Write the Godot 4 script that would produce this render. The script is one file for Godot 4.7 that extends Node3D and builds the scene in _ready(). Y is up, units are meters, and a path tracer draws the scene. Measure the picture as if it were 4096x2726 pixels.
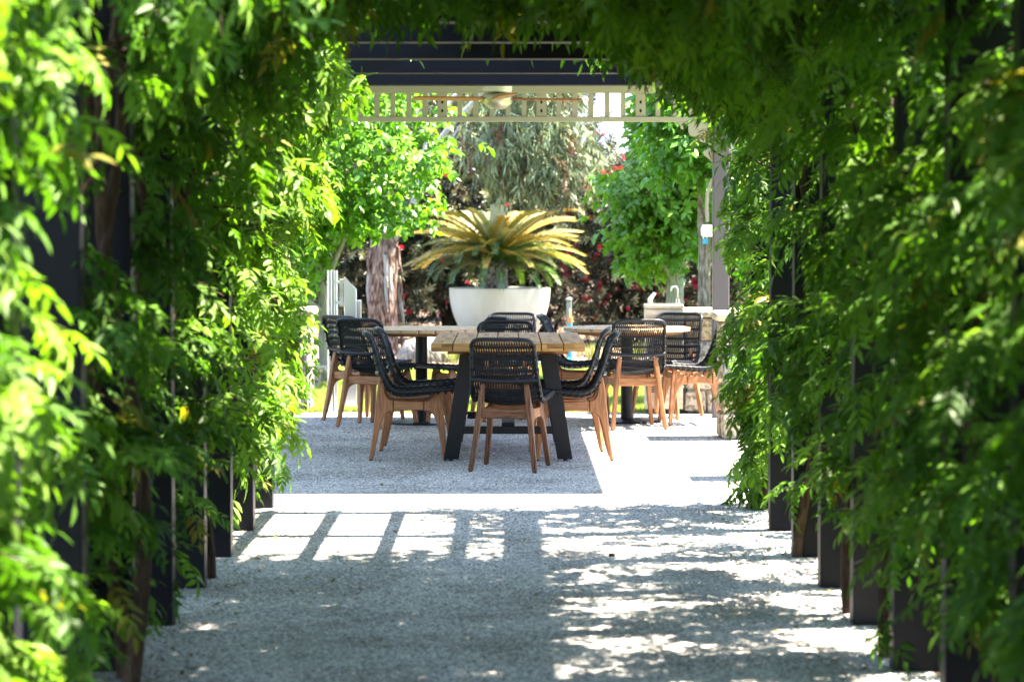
extends Node3D
# Wisteria pergola leading to a terrace with teak tables and woven rope chairs. Units: metres, y up, camera looks along -z.

var rng := RandomNumberGenerator.new()
var used := {}
var M := {}

# ------------------------------------------------------------------ mesh building
class MB:
	var v := PackedVector3Array()
	var n := PackedVector3Array()
	var uv := PackedVector2Array()
	var c := PackedColorArray()
	var idx := PackedInt32Array()
	var col := Color.WHITE

	func vert(p: Vector3, nn: Vector3, t := Vector2.ZERO) -> int:
		v.append(p)
		n.append(nn)
		uv.append(t)
		c.append(col)
		return v.size() - 1

	func tri(i: int, j: int, k: int) -> void:
		var cr := (v[j] - v[i]).cross(v[k] - v[i])
		if cr.dot(n[i] + n[j] + n[k]) > 0.0:
			idx.append_array([i, k, j])
		else:
			idx.append_array([i, j, k])

	func quad(i: int, j: int, k: int, l: int) -> void:
		tri(i, j, k)
		tri(i, k, l)

	func face(a: Vector3, b: Vector3, cc: Vector3, d: Vector3, nn: Vector3, s := 1.0) -> void:
		var w := a.distance_to(b) * s
		var h := a.distance_to(d) * s
		quad(vert(a, nn, Vector2(0, 0)), vert(b, nn, Vector2(w, 0)), vert(cc, nn, Vector2(w, h)), vert(d, nn, Vector2(0, h)))

	# box with chamfered edges; sx = half sizes may be jittered by corner offsets
	func box(at: Vector3, size: Vector3, bevel := 0.003, b := Basis(), jit: Array = []) -> void:
		var h := size / 2.0
		bevel = minf(bevel, minf(h.x, minf(h.y, h.z)) * 0.9)
		var ids := {}
		for sx in [-1, 1]:
			for sy in [-1, 1]:
				for sz in [-1, 1]:
					var s := Vector3(sx, sy, sz)
					var k := int((sx + 1) / 2 * 4 + (sy + 1) / 2 * 2 + (sz + 1) / 2)
					var off: Vector3 = jit[k] if jit.size() else Vector3.ZERO
					var tri_ids := []
					for ax in 3:
						var p := Vector3(sx * h.x, sy * h.y, sz * h.z) + off
						for o in 3:
							if o != ax:
								p[o] -= s[o] * bevel
						var nn := Vector3.ZERO
						nn[ax] = s[ax]
						var t := Vector2(p.z, p.y) if ax == 0 else Vector2(p.x, p.z) if ax == 1 else Vector2(p.x, p.y)
						tri_ids.append(vert(at + b * p, b * nn, t))
					ids[s] = tri_ids
					tri(tri_ids[0], tri_ids[1], tri_ids[2])
		for ax in 3:
			var o1 := (ax + 1) % 3
			var o2 := (ax + 2) % 3
			for sg in [-1, 1]:
				var q := []
				for pr in [[-1, -1], [1, -1], [1, 1], [-1, 1]]:
					var s := Vector3.ZERO
					s[ax] = sg
					s[o1] = pr[0]
					s[o2] = pr[1]
					q.append(ids[s][ax])
				quad(q[0], q[1], q[2], q[3])
			# the four edges parallel to ax
			for pr in [[-1, -1], [1, -1], [1, 1], [-1, 1]]:
				var s1 := Vector3.ZERO
				s1[ax] = -1
				s1[o1] = pr[0]
				s1[o2] = pr[1]
				var s2 := s1
				s2[ax] = 1
				quad(ids[s1][o1], ids[s2][o1], ids[s2][o2], ids[s1][o2])

	func tube(pts: Array, radii, sides := 6, caps := true, squash := 1.0, up_hint := Vector3(0.13, 0.9, 0.21)) -> void:
		var m := pts.size()
		var side := Vector3.ZERO
		var prev := []
		var run := 0.0
		var first := []
		for i in m:
			var t: Vector3 = (pts[mini(i + 1, m - 1)] - pts[maxi(i - 1, 0)]).normalized()
			if side == Vector3.ZERO:
				side = t.cross(up_hint)
				if side.length() < 0.05:
					side = t.cross(Vector3(1, 0.2, 0.1))
			side = (side - t * side.dot(t)).normalized()
			var bi := t.cross(side)
			var r: float = radii[i] if radii is Array else radii
			if i > 0:
				run += (pts[i] - pts[i - 1]).length()
			var ring := []
			for k in sides + 1:
				var a := TAU * k / sides
				var d := side * cos(a) + bi * sin(a) * squash
				ring.append(vert(pts[i] + d * r, d.normalized(), Vector2(a * r, run)))
			if i > 0:
				for k in sides:
					quad(prev[k], prev[k + 1], ring[k + 1], ring[k])
			else:
				first = ring
			prev = ring
		if caps:
			for e in [[first, pts[0], pts[0] - pts[1]], [prev, pts[m - 1], pts[m - 1] - pts[m - 2]]]:
				var nn: Vector3 = e[2].normalized()
				var cc := vert(e[1], nn)
				for k in sides:
					tri(cc, vert(v[e[0][k]], nn), vert(v[e[0][k + 1]], nn))

	func lathe(prof: Array, segs := 24, at := Vector3.ZERO, sharp := false) -> void:
		var rows := []
		var m := prof.size()
		for i in m:
			var a: Vector2 = prof[maxi(i - 1, 0)]
			var b: Vector2 = prof[mini(i + 1, m - 1)]
			var t := (b - a).normalized()
			var nn2 := Vector2(t.y, -t.x)
			var row := []
			for k in segs + 1:
				var an := TAU * k / segs
				var dir := Vector3(cos(an), 0, sin(an))
				row.append(vert(at + dir * prof[i].x + Vector3(0, prof[i].y, 0), (dir * nn2.x + Vector3(0, nn2.y, 0)).normalized(), Vector2(an * 0.5, prof[i].y)))
			rows.append(row)
		for i in m - 1:
			for k in segs:
				quad(rows[i][k], rows[i][k + 1], rows[i + 1][k + 1], rows[i + 1][k])

	# outline in x,y extruded along z to both sides, edges rounded by two chamfer steps
	func extrude(poly: PackedVector2Array, thick: float, bevel: float, xf := Transform3D(), smooth_rim := true) -> void:
		var m := poly.size()
		var area := 0.0
		for i in m:
			area += poly[i].cross(poly[(i + 1) % m])
		var nrm := []
		for i in m:
			var t := (poly[(i + 1) % m] - poly[(i + m - 1) % m]).normalized()
			nrm.append(Vector2(t.y, -t.x) * (1.0 if area > 0 else -1.0))
		var h := thick / 2.0
		var lev := [[-h, bevel, 0.0], [-h + bevel * 0.3, bevel * 0.3, 0.7], [-h + bevel, 0.0, 1.0], [h - bevel, 0.0, 1.0], [h - bevel * 0.3, bevel * 0.3, 0.7], [h, bevel, 0.0]]
		var rows := []
		for li in 6:
			var L: Array = lev[li]
			var row := []
			for i in m:
				var p: Vector2 = poly[i] - nrm[i] * L[1]
				var zz := -1.0 if li < 3 else 1.0
				var nn := Vector3(nrm[i].x * L[2], nrm[i].y * L[2], zz * (1.0 - L[2]))
				row.append(vert(xf * Vector3(p.x, p.y, L[0]), xf.basis * nn.normalized(), Vector2(p.x + L[0], p.y)))
			rows.append(row)
		for li in 5:
			for i in m:
				var j := (i + 1) % m
				quad(rows[li][i], rows[li][j], rows[li + 1][j], rows[li + 1][i])
		var inner := PackedVector2Array()
		for i in m:
			inner.append(poly[i] - nrm[i] * bevel)
		var tris := Geometry2D.triangulate_polygon(inner)
		if tris.is_empty():
			tris = Geometry2D.triangulate_polygon(poly)
			if tris.is_empty():
				print("untriangulated outline ", poly)
		for e in [0, 5]:
			var nn := xf.basis * Vector3(0, 0, -1.0 if e == 0 else 1.0)
			var base := v.size()
			for i in m:
				vert(xf * Vector3(inner[i].x, inner[i].y, lev[e][0]), nn, inner[i])
			for t in range(0, tris.size(), 3):
				tri(base + tris[t], base + tris[t + 1], base + tris[t + 2])

	# a pointed leaf blade of 8 triangles, folded along its midrib and curved down
	func blade(at: Vector3, dir: Vector3, up: Vector3, length: float, width: float, fold := 0.25, curl := 0.25) -> void:
		dir = dir.normalized()
		var side := dir.cross(up).normalized()
		up = side.cross(dir).normalized()
		var nl := (up - side * fold * 1.4).normalized()
		var nr := (up + side * fold * 1.4).normalized()
		var p0 := vert(at, up, Vector2(0.5, 0))
		var rows := []
		for s in [[0.33, 1.0], [0.7, 0.72]]:
			var t: float = s[0]
			var w: float = width * 0.5 * s[1]
			var cen := at + dir * length * t - up * curl * length * t * t
			rows.append([vert(cen - side * w + up * w * fold, nl, Vector2(0, t)), vert(cen, up, Vector2(0.5, t)), vert(cen + side * w + up * w * fold, nr, Vector2(1, t))])
		var p1 := vert(at + dir * length - up * curl * length, up, Vector2(0.5, 1))
		tri(p0, rows[0][0], rows[0][1])
		tri(p0, rows[0][1], rows[0][2])
		for k in 2:
			quad(rows[0][k], rows[0][k + 1], rows[1][k + 1], rows[1][k])
		tri(p1, rows[1][0], rows[1][1])
		tri(p1, rows[1][1], rows[1][2])

	# a thin two-sided strip leaf of 2 triangles
	func strip(at: Vector3, tip: Vector3, up: Vector3, width: float) -> void:
		var d := (tip - at).normalized()
		var side := d.cross(up).normalized() * width * 0.5
		var nn := side.cross(d).normalized()
		var m := at.lerp(tip, 0.45)
		var a := vert(at, nn)
		var b := vert(m - side, nn)
		var cc := vert(m + side, nn)
		var e := vert(tip, nn)
		tri(a, b, cc)
		tri(b, e, cc)

	func mesh(mat: Material = null) -> ArrayMesh:
		var am := ArrayMesh.new()
		var arr := []
		arr.resize(Mesh.ARRAY_MAX)
		arr[Mesh.ARRAY_VERTEX] = v
		arr[Mesh.ARRAY_NORMAL] = n
		arr[Mesh.ARRAY_TEX_UV] = uv
		arr[Mesh.ARRAY_COLOR] = c
		arr[Mesh.ARRAY_INDEX] = idx
		am.add_surface_from_arrays(Mesh.PRIMITIVE_TRIANGLES, arr)
		if mat:
			am.surface_set_material(0, mat)
		return am

# ------------------------------------------------------------------ scene helpers
func numbered(parent: Node, called: String) -> String:
	var k := "%d/%s" % [parent.get_instance_id(), called]
	var i: int = used.get(k, 0)
	used[k] = i + 1
	return called if i == 0 else "%s_%03d" % [called, i]

func thing(called: String, label: String, category: String, at := Vector3.ZERO, turn := 0.0, group := "") -> Node3D:
	var o := Node3D.new()
	o.name = numbered(self, called)
	add_child(o, true)
	o.position = at
	o.rotation_degrees.y = turn
	tag(o, label, category, group)
	return o

func tag(o: Node, label: String, category: String, group := "") -> void:
	o.set_meta("label", label)
	o.set_meta("category", category)
	if group:
		o.set_meta("group", group)

func put(parent: Node, called: String, mesh: Mesh, mat: Material = null, xf := Transform3D()) -> MeshInstance3D:
	var o := MeshInstance3D.new()
	o.mesh = mesh
	o.name = numbered(parent, called)
	if mat:
		o.set_surface_override_material(0, mat)
	parent.add_child(o, true)
	o.transform = xf
	return o

func part(parent: Node, called: String, b: MB, mat: Material, xf := Transform3D()) -> MeshInstance3D:
	return put(parent, called, b.mesh(mat), null, xf)

func struct(called: String, b: MB, mat: Material, label := "", category := "") -> MeshInstance3D:
	var o := part(self, called, b, mat)
	o.set_meta("kind", "structure")
	if label:
		tag(o, label, category)
	return o

func scatter(parent: Node, called: String, mesh: Mesh, xfs: Array, cols: Array = []) -> MultiMeshInstance3D:
	var mm := MultiMesh.new()
	mm.transform_format = MultiMesh.TRANSFORM_3D
	mm.use_colors = cols.size() > 0
	mm.mesh = mesh
	mm.instance_count = xfs.size()
	for i in xfs.size():
		mm.set_instance_transform(i, xfs[i])
		if cols.size():
			mm.set_instance_color(i, cols[i])
	var o := MultiMeshInstance3D.new()
	o.multimesh = mm
	o.name = numbered(parent, called)
	o.set_meta("kind", "stuff")
	parent.add_child(o, true)
	return o

func copy(o: Node3D, called: String, label: String, at: Vector3, turn: float, group := "") -> Node3D:
	var r: Node3D = o.duplicate()
	r.name = numbered(self, called)
	add_child(r, true)
	r.position = at
	r.rotation_degrees.y = turn
	r.set_meta("label", label)
	if group:
		r.set_meta("group", group)
	return r

func rnd(a: float, b: float) -> float:
	return rng.randf_range(a, b)

func rv() -> Vector3:
	return Vector3(rng.randfn(), rng.randfn(), rng.randfn()).normalized()

func aim(at: Vector3, dir: Vector3, up: Vector3, s := 1.0) -> Transform3D:
	# a transform whose z runs along dir and whose y is as near up as it can be
	var z := dir.normalized()
	var x := up.cross(z)
	if x.length() < 0.01:
		x = Vector3(1, 0, 0).cross(z)
	x = x.normalized()
	return Transform3D(Basis(x * s, z.cross(x) * s, z * s), at)

func lin(r: float, g: float, b: float) -> Color:
	return Color(r, g, b).linear_to_srgb()

# ------------------------------------------------------------------ materials
func mat(called: String, col: Color, rough := 0.7, spec := 0.5, metal := 0.0) -> StandardMaterial3D:
	var m := StandardMaterial3D.new()
	m.resource_name = called
	m.albedo_color = col
	m.roughness = rough
	m.metallic_specular = spec
	m.metallic = metal
	M[called] = m
	return m

func noise(type: int, freq: float, seed_: int, oct := 4, ret := -1) -> FastNoiseLite:
	var f := FastNoiseLite.new()
	f.noise_type = type
	f.frequency = freq
	f.seed = seed_
	f.fractal_octaves = oct
	f.fractal_type = FastNoiseLite.FRACTAL_FBM if oct > 1 else FastNoiseLite.FRACTAL_NONE
	if ret >= 0:
		f.cellular_return_type = ret
	return f

func ramp(stops: Array) -> Gradient:
	var g := Gradient.new()
	var o := PackedFloat32Array()
	var c := PackedColorArray()
	for s in stops:
		o.append(s[0])
		c.append(s[1])
	g.offsets = o
	g.colors = c
	return g

func tex(f: FastNoiseLite, size: int, stops: Array = [], normal := false, bump := 4.0) -> NoiseTexture2D:
	var t := NoiseTexture2D.new()
	t.width = size
	t.height = size
	t.seamless = true
	t.noise = f
	t.generate_mipmaps = false
	if stops.size():
		t.color_ramp = ramp(stops)
	if normal:
		t.as_normal_map = true
		t.bump_strength = bump
	return t

func tri_map(m: StandardMaterial3D, scale: Vector3, world := false) -> void:
	m.uv1_triplanar = true
	m.uv1_world_triplanar = world
	m.uv1_scale = scale

func leaf_mat(called: String, col: Color, back := Color(0.92, 1.0, 0.45), rough := 0.48, spec := 0.34) -> StandardMaterial3D:
	var m := mat(called, col, rough, spec)
	m.vertex_color_use_as_albedo = true
	m.backlight_enabled = true
	m.backlight = back
	m.cull_mode = BaseMaterial3D.CULL_DISABLED
	return m

func make_materials() -> void:
	var V := FastNoiseLite.TYPE_CELLULAR
	var S := FastNoiseLite.TYPE_SIMPLEX_SMOOTH
	# exposed aggregate concrete: pebbles of many tones in a grey-buff matrix
	var m := mat("aggregate", Color(0.92, 0.92, 0.92), 0.85, 0.35)
	m.albedo_texture = tex(noise(V, 0.13, 11, 1, FastNoiseLite.RETURN_CELL_VALUE), 1024, [[0.0, lin(0.12, 0.12, 0.125)], [0.18, lin(0.28, 0.275, 0.265)], [0.42, lin(0.45, 0.435, 0.41)], [0.7, lin(0.55, 0.525, 0.49)], [1.0, lin(0.73, 0.71, 0.67)]])
	m.heightmap_enabled = true
	m.heightmap_scale = 0.45
	m.heightmap_texture = tex(noise(V, 0.13, 11, 1, FastNoiseLite.RETURN_DISTANCE), 1024, [[0.0, Color(1, 1, 1)], [1.0, Color(0, 0, 0)]])
	m.detail_enabled = true
	m.detail_blend_mode = BaseMaterial3D.BLEND_MODE_MUL
	m.detail_albedo = tex(noise(S, 0.012, 5, 5), 512, [[0.25, Color(0.80, 0.79, 0.78)], [0.5, Color(0.95, 0.95, 0.95)], [0.75, Color(1, 1, 1)]])
	m.detail_uv_layer = BaseMaterial3D.DETAIL_UV_2
	m.uv2_triplanar = true
	m.uv2_world_triplanar = true
	m.uv2_scale = Vector3(0.21, 0.21, 0.21)
	tri_map(m, Vector3(0.62, 0.62, 0.62), true)
	# teak
	for k in [["teak_upright", Vector3(9, 0.9, 9)], ["teak_along", Vector3(9, 9, 0.9)], ["teak_across", Vector3(0.9, 9, 9)]]:
		m = mat(k[0], Color(1, 1, 1), 0.5, 0.4)
		m.albedo_texture = tex(noise(S, 0.02, 21, 5), 256, [[0.2, lin(0.19, 0.078, 0.032)], [0.45, lin(0.285, 0.122, 0.052)], [0.62, lin(0.35, 0.158, 0.070)], [0.85, lin(0.255, 0.105, 0.044)]])
		tri_map(m, k[1])
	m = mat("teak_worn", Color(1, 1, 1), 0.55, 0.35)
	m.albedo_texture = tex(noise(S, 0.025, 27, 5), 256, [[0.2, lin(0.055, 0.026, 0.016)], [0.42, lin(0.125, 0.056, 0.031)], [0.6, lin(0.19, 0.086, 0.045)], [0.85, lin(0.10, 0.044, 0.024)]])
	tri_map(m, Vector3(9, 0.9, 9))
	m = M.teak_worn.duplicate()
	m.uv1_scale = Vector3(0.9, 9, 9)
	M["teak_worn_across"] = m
	m = mat("teak_pale", Color(1, 1, 1), 0.6, 0.3)
	m.albedo_texture = tex(noise(S, 0.02, 23, 5), 256, [[0.2, lin(0.38, 0.235, 0.125)], [0.5, lin(0.50, 0.335, 0.195)], [0.8, lin(0.55, 0.39, 0.24)]])
	tri_map(m, Vector3(6, 6, 0.9))
	m = mat("rope", lin(0.007, 0.008, 0.012), 0.5, 0.34)
	m = mat("rope_frame", lin(0.008, 0.009, 0.014), 0.42, 0.4)
	m.heightmap_enabled = true
	m.heightmap_scale = 0.12
	m.heightmap_texture = tex(noise(S, 0.03, 4, 2), 128)
	tri_map(m, Vector3(2, 40, 40))
	mat("black_steel", lin(0.007, 0.007, 0.010), 0.45, 0.36)
	mat("charcoal_steel", lin(0.0095, 0.0095, 0.0145), 0.5, 0.27)
	mat("rubber", lin(0.02, 0.02, 0.02), 0.8)
	m = mat("mauve_post", lin(0.105, 0.092, 0.104), 0.5, 0.4)
	m = mat("cream_paint", lin(0.34, 0.325, 0.29), 0.55, 0.4)
	m = mat("white_bowl", Color(1, 1, 1), 0.6, 0.4)
	m.albedo_texture = tex(noise(S, 0.008, 41, 5), 512, [[0.2, lin(0.40, 0.41, 0.33)], [0.5, lin(0.48, 0.49, 0.41)], [0.8, lin(0.52, 0.525, 0.455)]])
	tri_map(m, Vector3(0.7, 0.25, 0.7))
	m = mat("steel", lin(0.62, 0.62, 0.61), 0.28, 0.5, 1.0)
	m = mat("chrome", lin(0.75, 0.76, 0.78), 0.12, 0.5, 1.0)
	m = mat("sheet_steel", Color(1, 1, 1), 0.42, 0.5, 0.75)
	m.albedo_texture = tex(noise(S, 0.02, 8, 4), 256, [[0.25, lin(0.42, 0.38, 0.31)], [0.6, lin(0.55, 0.52, 0.46)], [0.8, lin(0.6, 0.58, 0.53)]])
	tri_map(m, Vector3(0.5, 2.0, 0.5))
	for k in [["stone_tan", lin(0.42, 0.33, 0.22)], ["stone_grey", lin(0.30, 0.29, 0.29)], ["stone_buff", lin(0.50, 0.43, 0.33)], ["stone_rose", lin(0.36, 0.25, 0.2)]]:
		m = mat(k[0], k[1], 0.85, 0.3)
		m.detail_enabled = true
		m.detail_blend_mode = BaseMaterial3D.BLEND_MODE_MUL
		m.detail_albedo = tex(noise(S, 0.03, 61, 5), 256, [[0.2, Color(0.62, 0.6, 0.58)], [0.6, Color(1, 1, 1)]])
		m.uv1_triplanar = true
		m.uv1_world_triplanar = true
		m.uv1_scale = Vector3(2.2, 2.2, 2.2)
		m.heightmap_enabled = true
		m.heightmap_scale = 1.2
		m.heightmap_texture = tex(noise(S, 0.02, 62, 5), 256)
	mat("mortar", lin(0.36, 0.32, 0.26), 0.95, 0.2)
	m = mat("soil", Color(1, 1, 1), 0.95, 0.2)
	m.albedo_texture = tex(noise(S, 0.05, 71, 4), 256, [[0.2, lin(0.05, 0.035, 0.022)], [0.5, lin(0.11, 0.075, 0.05)], [0.8, lin(0.19, 0.14, 0.1)]])
	tri_map(m, Vector3(0.8, 0.8, 0.8), true)
	m = mat("turf", Color(1, 1, 1), 0.95, 0.1)
	m.albedo_texture = tex(noise(S, 0.05, 72, 4), 256, [[0.2, lin(0.08, 0.13, 0.025)], [0.5, lin(0.12, 0.19, 0.04)], [0.8, lin(0.16, 0.22, 0.06)]])
	tri_map(m, Vector3(0.6, 0.6, 0.6), true)
	for k in [["bark_vine", lin(0.028, 0.017, 0.012), lin(0.085, 0.053, 0.037)], ["bark_rough", lin(0.10, 0.085, 0.07), lin(0.30, 0.27, 0.24)], ["bark_smooth", lin(0.22, 0.21, 0.2), lin(0.34, 0.33, 0.31)], ["bark_gum", lin(0.05, 0.024, 0.017), lin(0.27, 0.20, 0.165)]]:
		m = mat(k[0], Color(1, 1, 1), 0.85, 0.25)
		m.albedo_texture = tex(noise(S, 0.03, 81, 5), 256, [[0.25, k[1]], [0.7, k[2]]])
		m.heightmap_enabled = true
		m.heightmap_scale = 1.5
		m.heightmap_texture = tex(noise(S, 0.03, 81, 5), 256)
		tri_map(m, Vector3(4, 0.8, 4))
	# leaves: the copies and vertices carry the green
	leaf_mat("leaf", Color(1, 1, 1))
	for k in 5:
		leaf_mat("leaf_%d" % k, [lin(0.11, 0.235, 0.028), lin(0.075, 0.172, 0.02), lin(0.165, 0.29, 0.042), lin(0.05, 0.122, 0.016), lin(0.20, 0.19, 0.03)][k])
	leaf_mat("glossy_leaf", Color(1, 1, 1), Color(0.9, 1.0, 0.42), 0.3, 0.5)
	leaf_mat("dry_leaf", Color(1, 1, 1), Color(0.45, 0.45, 0.32), 0.4, 0.38)
	leaf_mat("frond", Color(1, 1, 1), Color(0.6, 0.62, 0.3), 0.35, 0.5)
	m = leaf_mat("petal_red", lin(0.48, 0.045, 0.085), Color(0.8, 0.4, 0.4), 0.7, 0.2)
	m = leaf_mat("petal_white", lin(0.66, 0.68, 0.72), Color(0.5, 0.5, 0.5), 0.7, 0.2)
	mat("blue_plastic", lin(0.02, 0.30, 0.52), 0.4)
	mat("orange_plastic", lin(0.7, 0.17, 0.04), 0.5)
	mat("grey_plastic", lin(0.22, 0.225, 0.23), 0.5)
	mat("white_plastic", lin(0.75, 0.74, 0.7), 0.5)
	mat("dark_hole", lin(0.01, 0.01, 0.01), 0.9)
	mat("pebble", lin(0.55, 0.52, 0.47), 0.8)
	mat("chip", Color(1, 1, 1), 0.95, 0.1).vertex_color_use_as_albedo = true
	mat("grit", Color(1, 1, 1), 0.75, 0.35).vertex_color_use_as_albedo = true

# butcher-block teak: short staves glued side by side, each of its own tone
func stave_image() -> ImageTexture:
	var im := Image.create(512, 512, false, Image.FORMAT_RGB8)
	var f := noise(FastNoiseLite.TYPE_SIMPLEX_SMOOTH, 0.02, 99, 4)
	var y0 := 0
	for r in 16:
		var x0 := -int(rnd(0, 90))
		while x0 < 512:
			var w := int(rnd(60, 150))
			var tone := rnd(0.0, 1.0)
			var base := Color(0.55, 0.41, 0.235).lerp(Color(0.665, 0.515, 0.315), tone)
			if rng.randf() < 0.12:
				base = Color(0.48, 0.345, 0.21)
			for x in range(maxi(x0, 0), mini(x0 + w, 512)):
				for y in 32:
					var g := f.get_noise_2d(x * 0.35 + r * 91.0 + w * 13.0, y * 4.0) * 0.13
					var e := 0.94 if (y == 0 or x == x0) else 1.0
					im.set_pixel(x, r * 32 + y, Color((base.r + g) * e, (base.g + g * 0.85) * e, (base.b + g * 0.6) * e))
			x0 += w
		y0 += 32
	return ImageTexture.create_from_image(im)

# ------------------------------------------------------------------ build order
func _ready() -> void:
	rng.seed = 20417
	# camera: an 87 mm lens at eye height, tipped down a little, focused on the near end of the long table
	var cam := Camera3D.new()
	cam.name = "camera"
	add_child(cam)
	cam.position = Vector3(0, 1.5, 0)
	cam.rotation_degrees = Vector3(-2.536, -0.092, 0)
	var lens := CameraAttributesPhysical.new()
	lens.frustum_focal_length = 85.71
	lens.frustum_focus_distance = 15.6
	lens.frustum_near = 0.1
	lens.frustum_far = 400.0
	lens.exposure_aperture = 3.4
	cam.attributes = lens
	cam.far = 400.0
	cam.current = true
	# sky and sun: high summer sun from the right, a touch behind the scene
	var we := WorldEnvironment.new()
	we.name = "world_environment"
	var env := Environment.new()
	env.background_mode = Environment.BG_SKY
	var sky := Sky.new()
	var sm := ProceduralSkyMaterial.new()
	sm.sky_top_color = Color(0.585, 0.68, 0.855)
	sm.sky_horizon_color = Color(0.84, 0.89, 0.96)
	sm.sky_curve = 0.14
	sm.ground_bottom_color = Color(0.30, 0.31, 0.27)
	sm.ground_horizon_color = Color(0.55, 0.57, 0.53)
	sm.sky_energy_multiplier = 0.78
	sky.sky_material = sm
	env.sky = sky
	env.tonemap_mode = Environment.TONE_MAPPER_LINEAR
	env.tonemap_exposure = 12.3
	env.sdfgi_enabled = true
	env.ssao_enabled = true
	env.ssil_enabled = true
	we.environment = env
	add_child(we)
	var sun := DirectionalLight3D.new()
	sun.name = "sun"
	sun.light_energy = 1.6
	sun.light_color = Color(1.0, 0.955, 0.88)
	sun.light_angular_distance = 0.5
	sun.shadow_enabled = true
	add_child(sun)
	sun.look_at_from_position(Vector3.ZERO, Vector3(-0.54, -1.0, 0.11), Vector3.UP)

	make_materials()
	setting()
	pergola()
	pavilion()
	piers()
	furniture()
	garden_fixtures()
	planter()
	trees()
	vines()
	litter()

# ------------------------------------------------------------------ ground
func setting() -> void:
	var b := MB.new()
	b.face(Vector3(-150, -0.12, 60), Vector3(150, -0.12, 60), Vector3(150, -0.12, -300), Vector3(-150, -0.12, -300), Vector3.UP)
	struct("ground", b, M.soil)
	# paving: slabs of exposed aggregate with saw-cut joints between them
	b = MB.new()
	b.box(Vector3(0, -0.09, -8.0), Vector3(3.1, 0.1, 24.9), 0.0)
	b.box(Vector3(0, -0.09, -16.66), Vector3(5.2, 0.1, 7.6), 0.0)
	var pav := struct("paving", b, M.soil)
	# path slabs reach z = -13.32; the terrace beyond is wider. joints at 8.8, 11.76, 14.7, 17.6
	var cuts := [4.0, 1.0, -2.0, -5.85, -8.8, -11.76]
	for i in cuts.size() - 1:
		slab(pav, 0.01, (cuts[i] + cuts[i + 1]) / 2, 2.90, cuts[i] - cuts[i + 1] - 0.012)
	slab(pav, 0.01, -(11.76 + 13.3) / 2, 2.90, 1.54 - 0.012)
	slab(pav, 0.0, -(13.3 + 14.7) / 2, 4.9, 1.4 - 0.012)
	slab(pav, 0.0, -(14.7 + 17.6) / 2, 4.9, 2.9 - 0.012)
	slab(pav, 0.0, -(17.6 + 20.36) / 2, 4.9, 2.76 - 0.012)
	# the stones that stand a little proud of the washed concrete
	b = MB.new()
	var ring := []
	for k in 6:
		var a := TAU * k / 6.0
		ring.append(b.vert(Vector3(cos(a) * 0.5, 0.0, sin(a) * 0.5), Vector3(cos(a), 0.3, sin(a)).normalized()))
	var cap := []
	for k in 6:
		var a := TAU * k / 6.0 + 0.2
		cap.append(b.vert(Vector3(cos(a) * 0.33, 0.36, sin(a) * 0.33), Vector3(cos(a) * 0.5, 1, sin(a) * 0.5).normalized()))
	for k in 6:
		b.quad(ring[k], ring[(k + 1) % 6], cap[(k + 1) % 6], cap[k])
	for k in range(1, 5):
		b.tri(cap[0], cap[k], cap[k + 1])
	var xs := []
	var cs := []
	var tones := [Color(0.12, 0.12, 0.125), Color(0.27, 0.26, 0.25), Color(0.46, 0.43, 0.40), Color(0.57, 0.54, 0.50), Color(0.71, 0.69, 0.65), Color(0.37, 0.34, 0.31)]
	for i in 190000:
		# even cover: candidates on the path and on the terrace by their areas
		var on_path := rng.randf() < 0.36
		var x := rnd(-1.40, 1.42) if on_path else rnd(-2.3, 2.3)
		var z := -rnd(7.9, 13.28) if on_path else -rnd(13.32, 20.3)
		var r := rnd(0.0055, 0.0135)
		xs.append(Transform3D(Basis(Vector3.UP, rnd(0, TAU)) * Basis.from_scale(Vector3(r, r * rnd(0.35, 0.8), r * rnd(0.7, 1.1))), Vector3(x, -0.0008, z)))
		cs.append(tones[rng.randi() % 6] * rnd(0.72, 1.0))
	var grit := scatter(self, "paving_stones", b.mesh(M.grit), xs, cs)
	tag(grit, "tiny exposed stones in the washed concrete of path and terrace", "aggregate")
	# lawn and bed
	b = MB.new()
	b.box(Vector3(0, -0.075, -24.0), Vector3(30, 0.09, 7.2), 0.0)
	struct("lawn", b, M.turf)
	b = MB.new()
	b.box(Vector3(0, -0.06, -36.0), Vector3(60, 0.1, 16.8), 0.0)
	struct("garden_bed", b, M.soil)
	for s in [-1, 1]:
		b = MB.new()
		b.box(Vector3(s * 6.6, -0.075, -8.0), Vector3(9.6, 0.09, 24.7), 0.0)
		struct("side_lawn", b, M.turf)
	# turf blades
	var tuft := MB.new()
	for k in 7:
		var a := rnd(0, TAU)
		var foot := Vector3(rnd(-0.02, 0.02), 0, rnd(-0.02, 0.02))
		tuft.strip(foot, foot + Vector3(cos(a) * rnd(0.005, 0.03), rnd(0.03, 0.055), sin(a) * rnd(0.005, 0.03)), Vector3(sin(a), 0.6, cos(a)), 0.006)
	xs = []
	cs = []
	for i in 42000:
		var z := -20.42 - 7.1 * pow(rng.randf(), 1.25)
		var x := rnd(-3.6, 3.4)
		xs.append(Transform3D(Basis(Vector3.UP, rnd(0, TAU)).scaled(Vector3.ONE * rnd(0.7, 1.35)), Vector3(x, -0.03, z)))
		var t := rng.randf()
		cs.append(Color(0.23, 0.28, 0.075).lerp(Color(0.37, 0.39, 0.17), t))
	var g := scatter(self, "grass", tuft.mesh(M.leaf), xs, cs)
	tag(g, "short bright green turf between the terrace and the garden bed", "grass")
	# bark chips and pale stones on the bed
	var chip := MB.new()
	chip.box(Vector3.ZERO, Vector3(0.05, 0.012, 0.022), 0.002)
	xs = []
	cs = []
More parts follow.
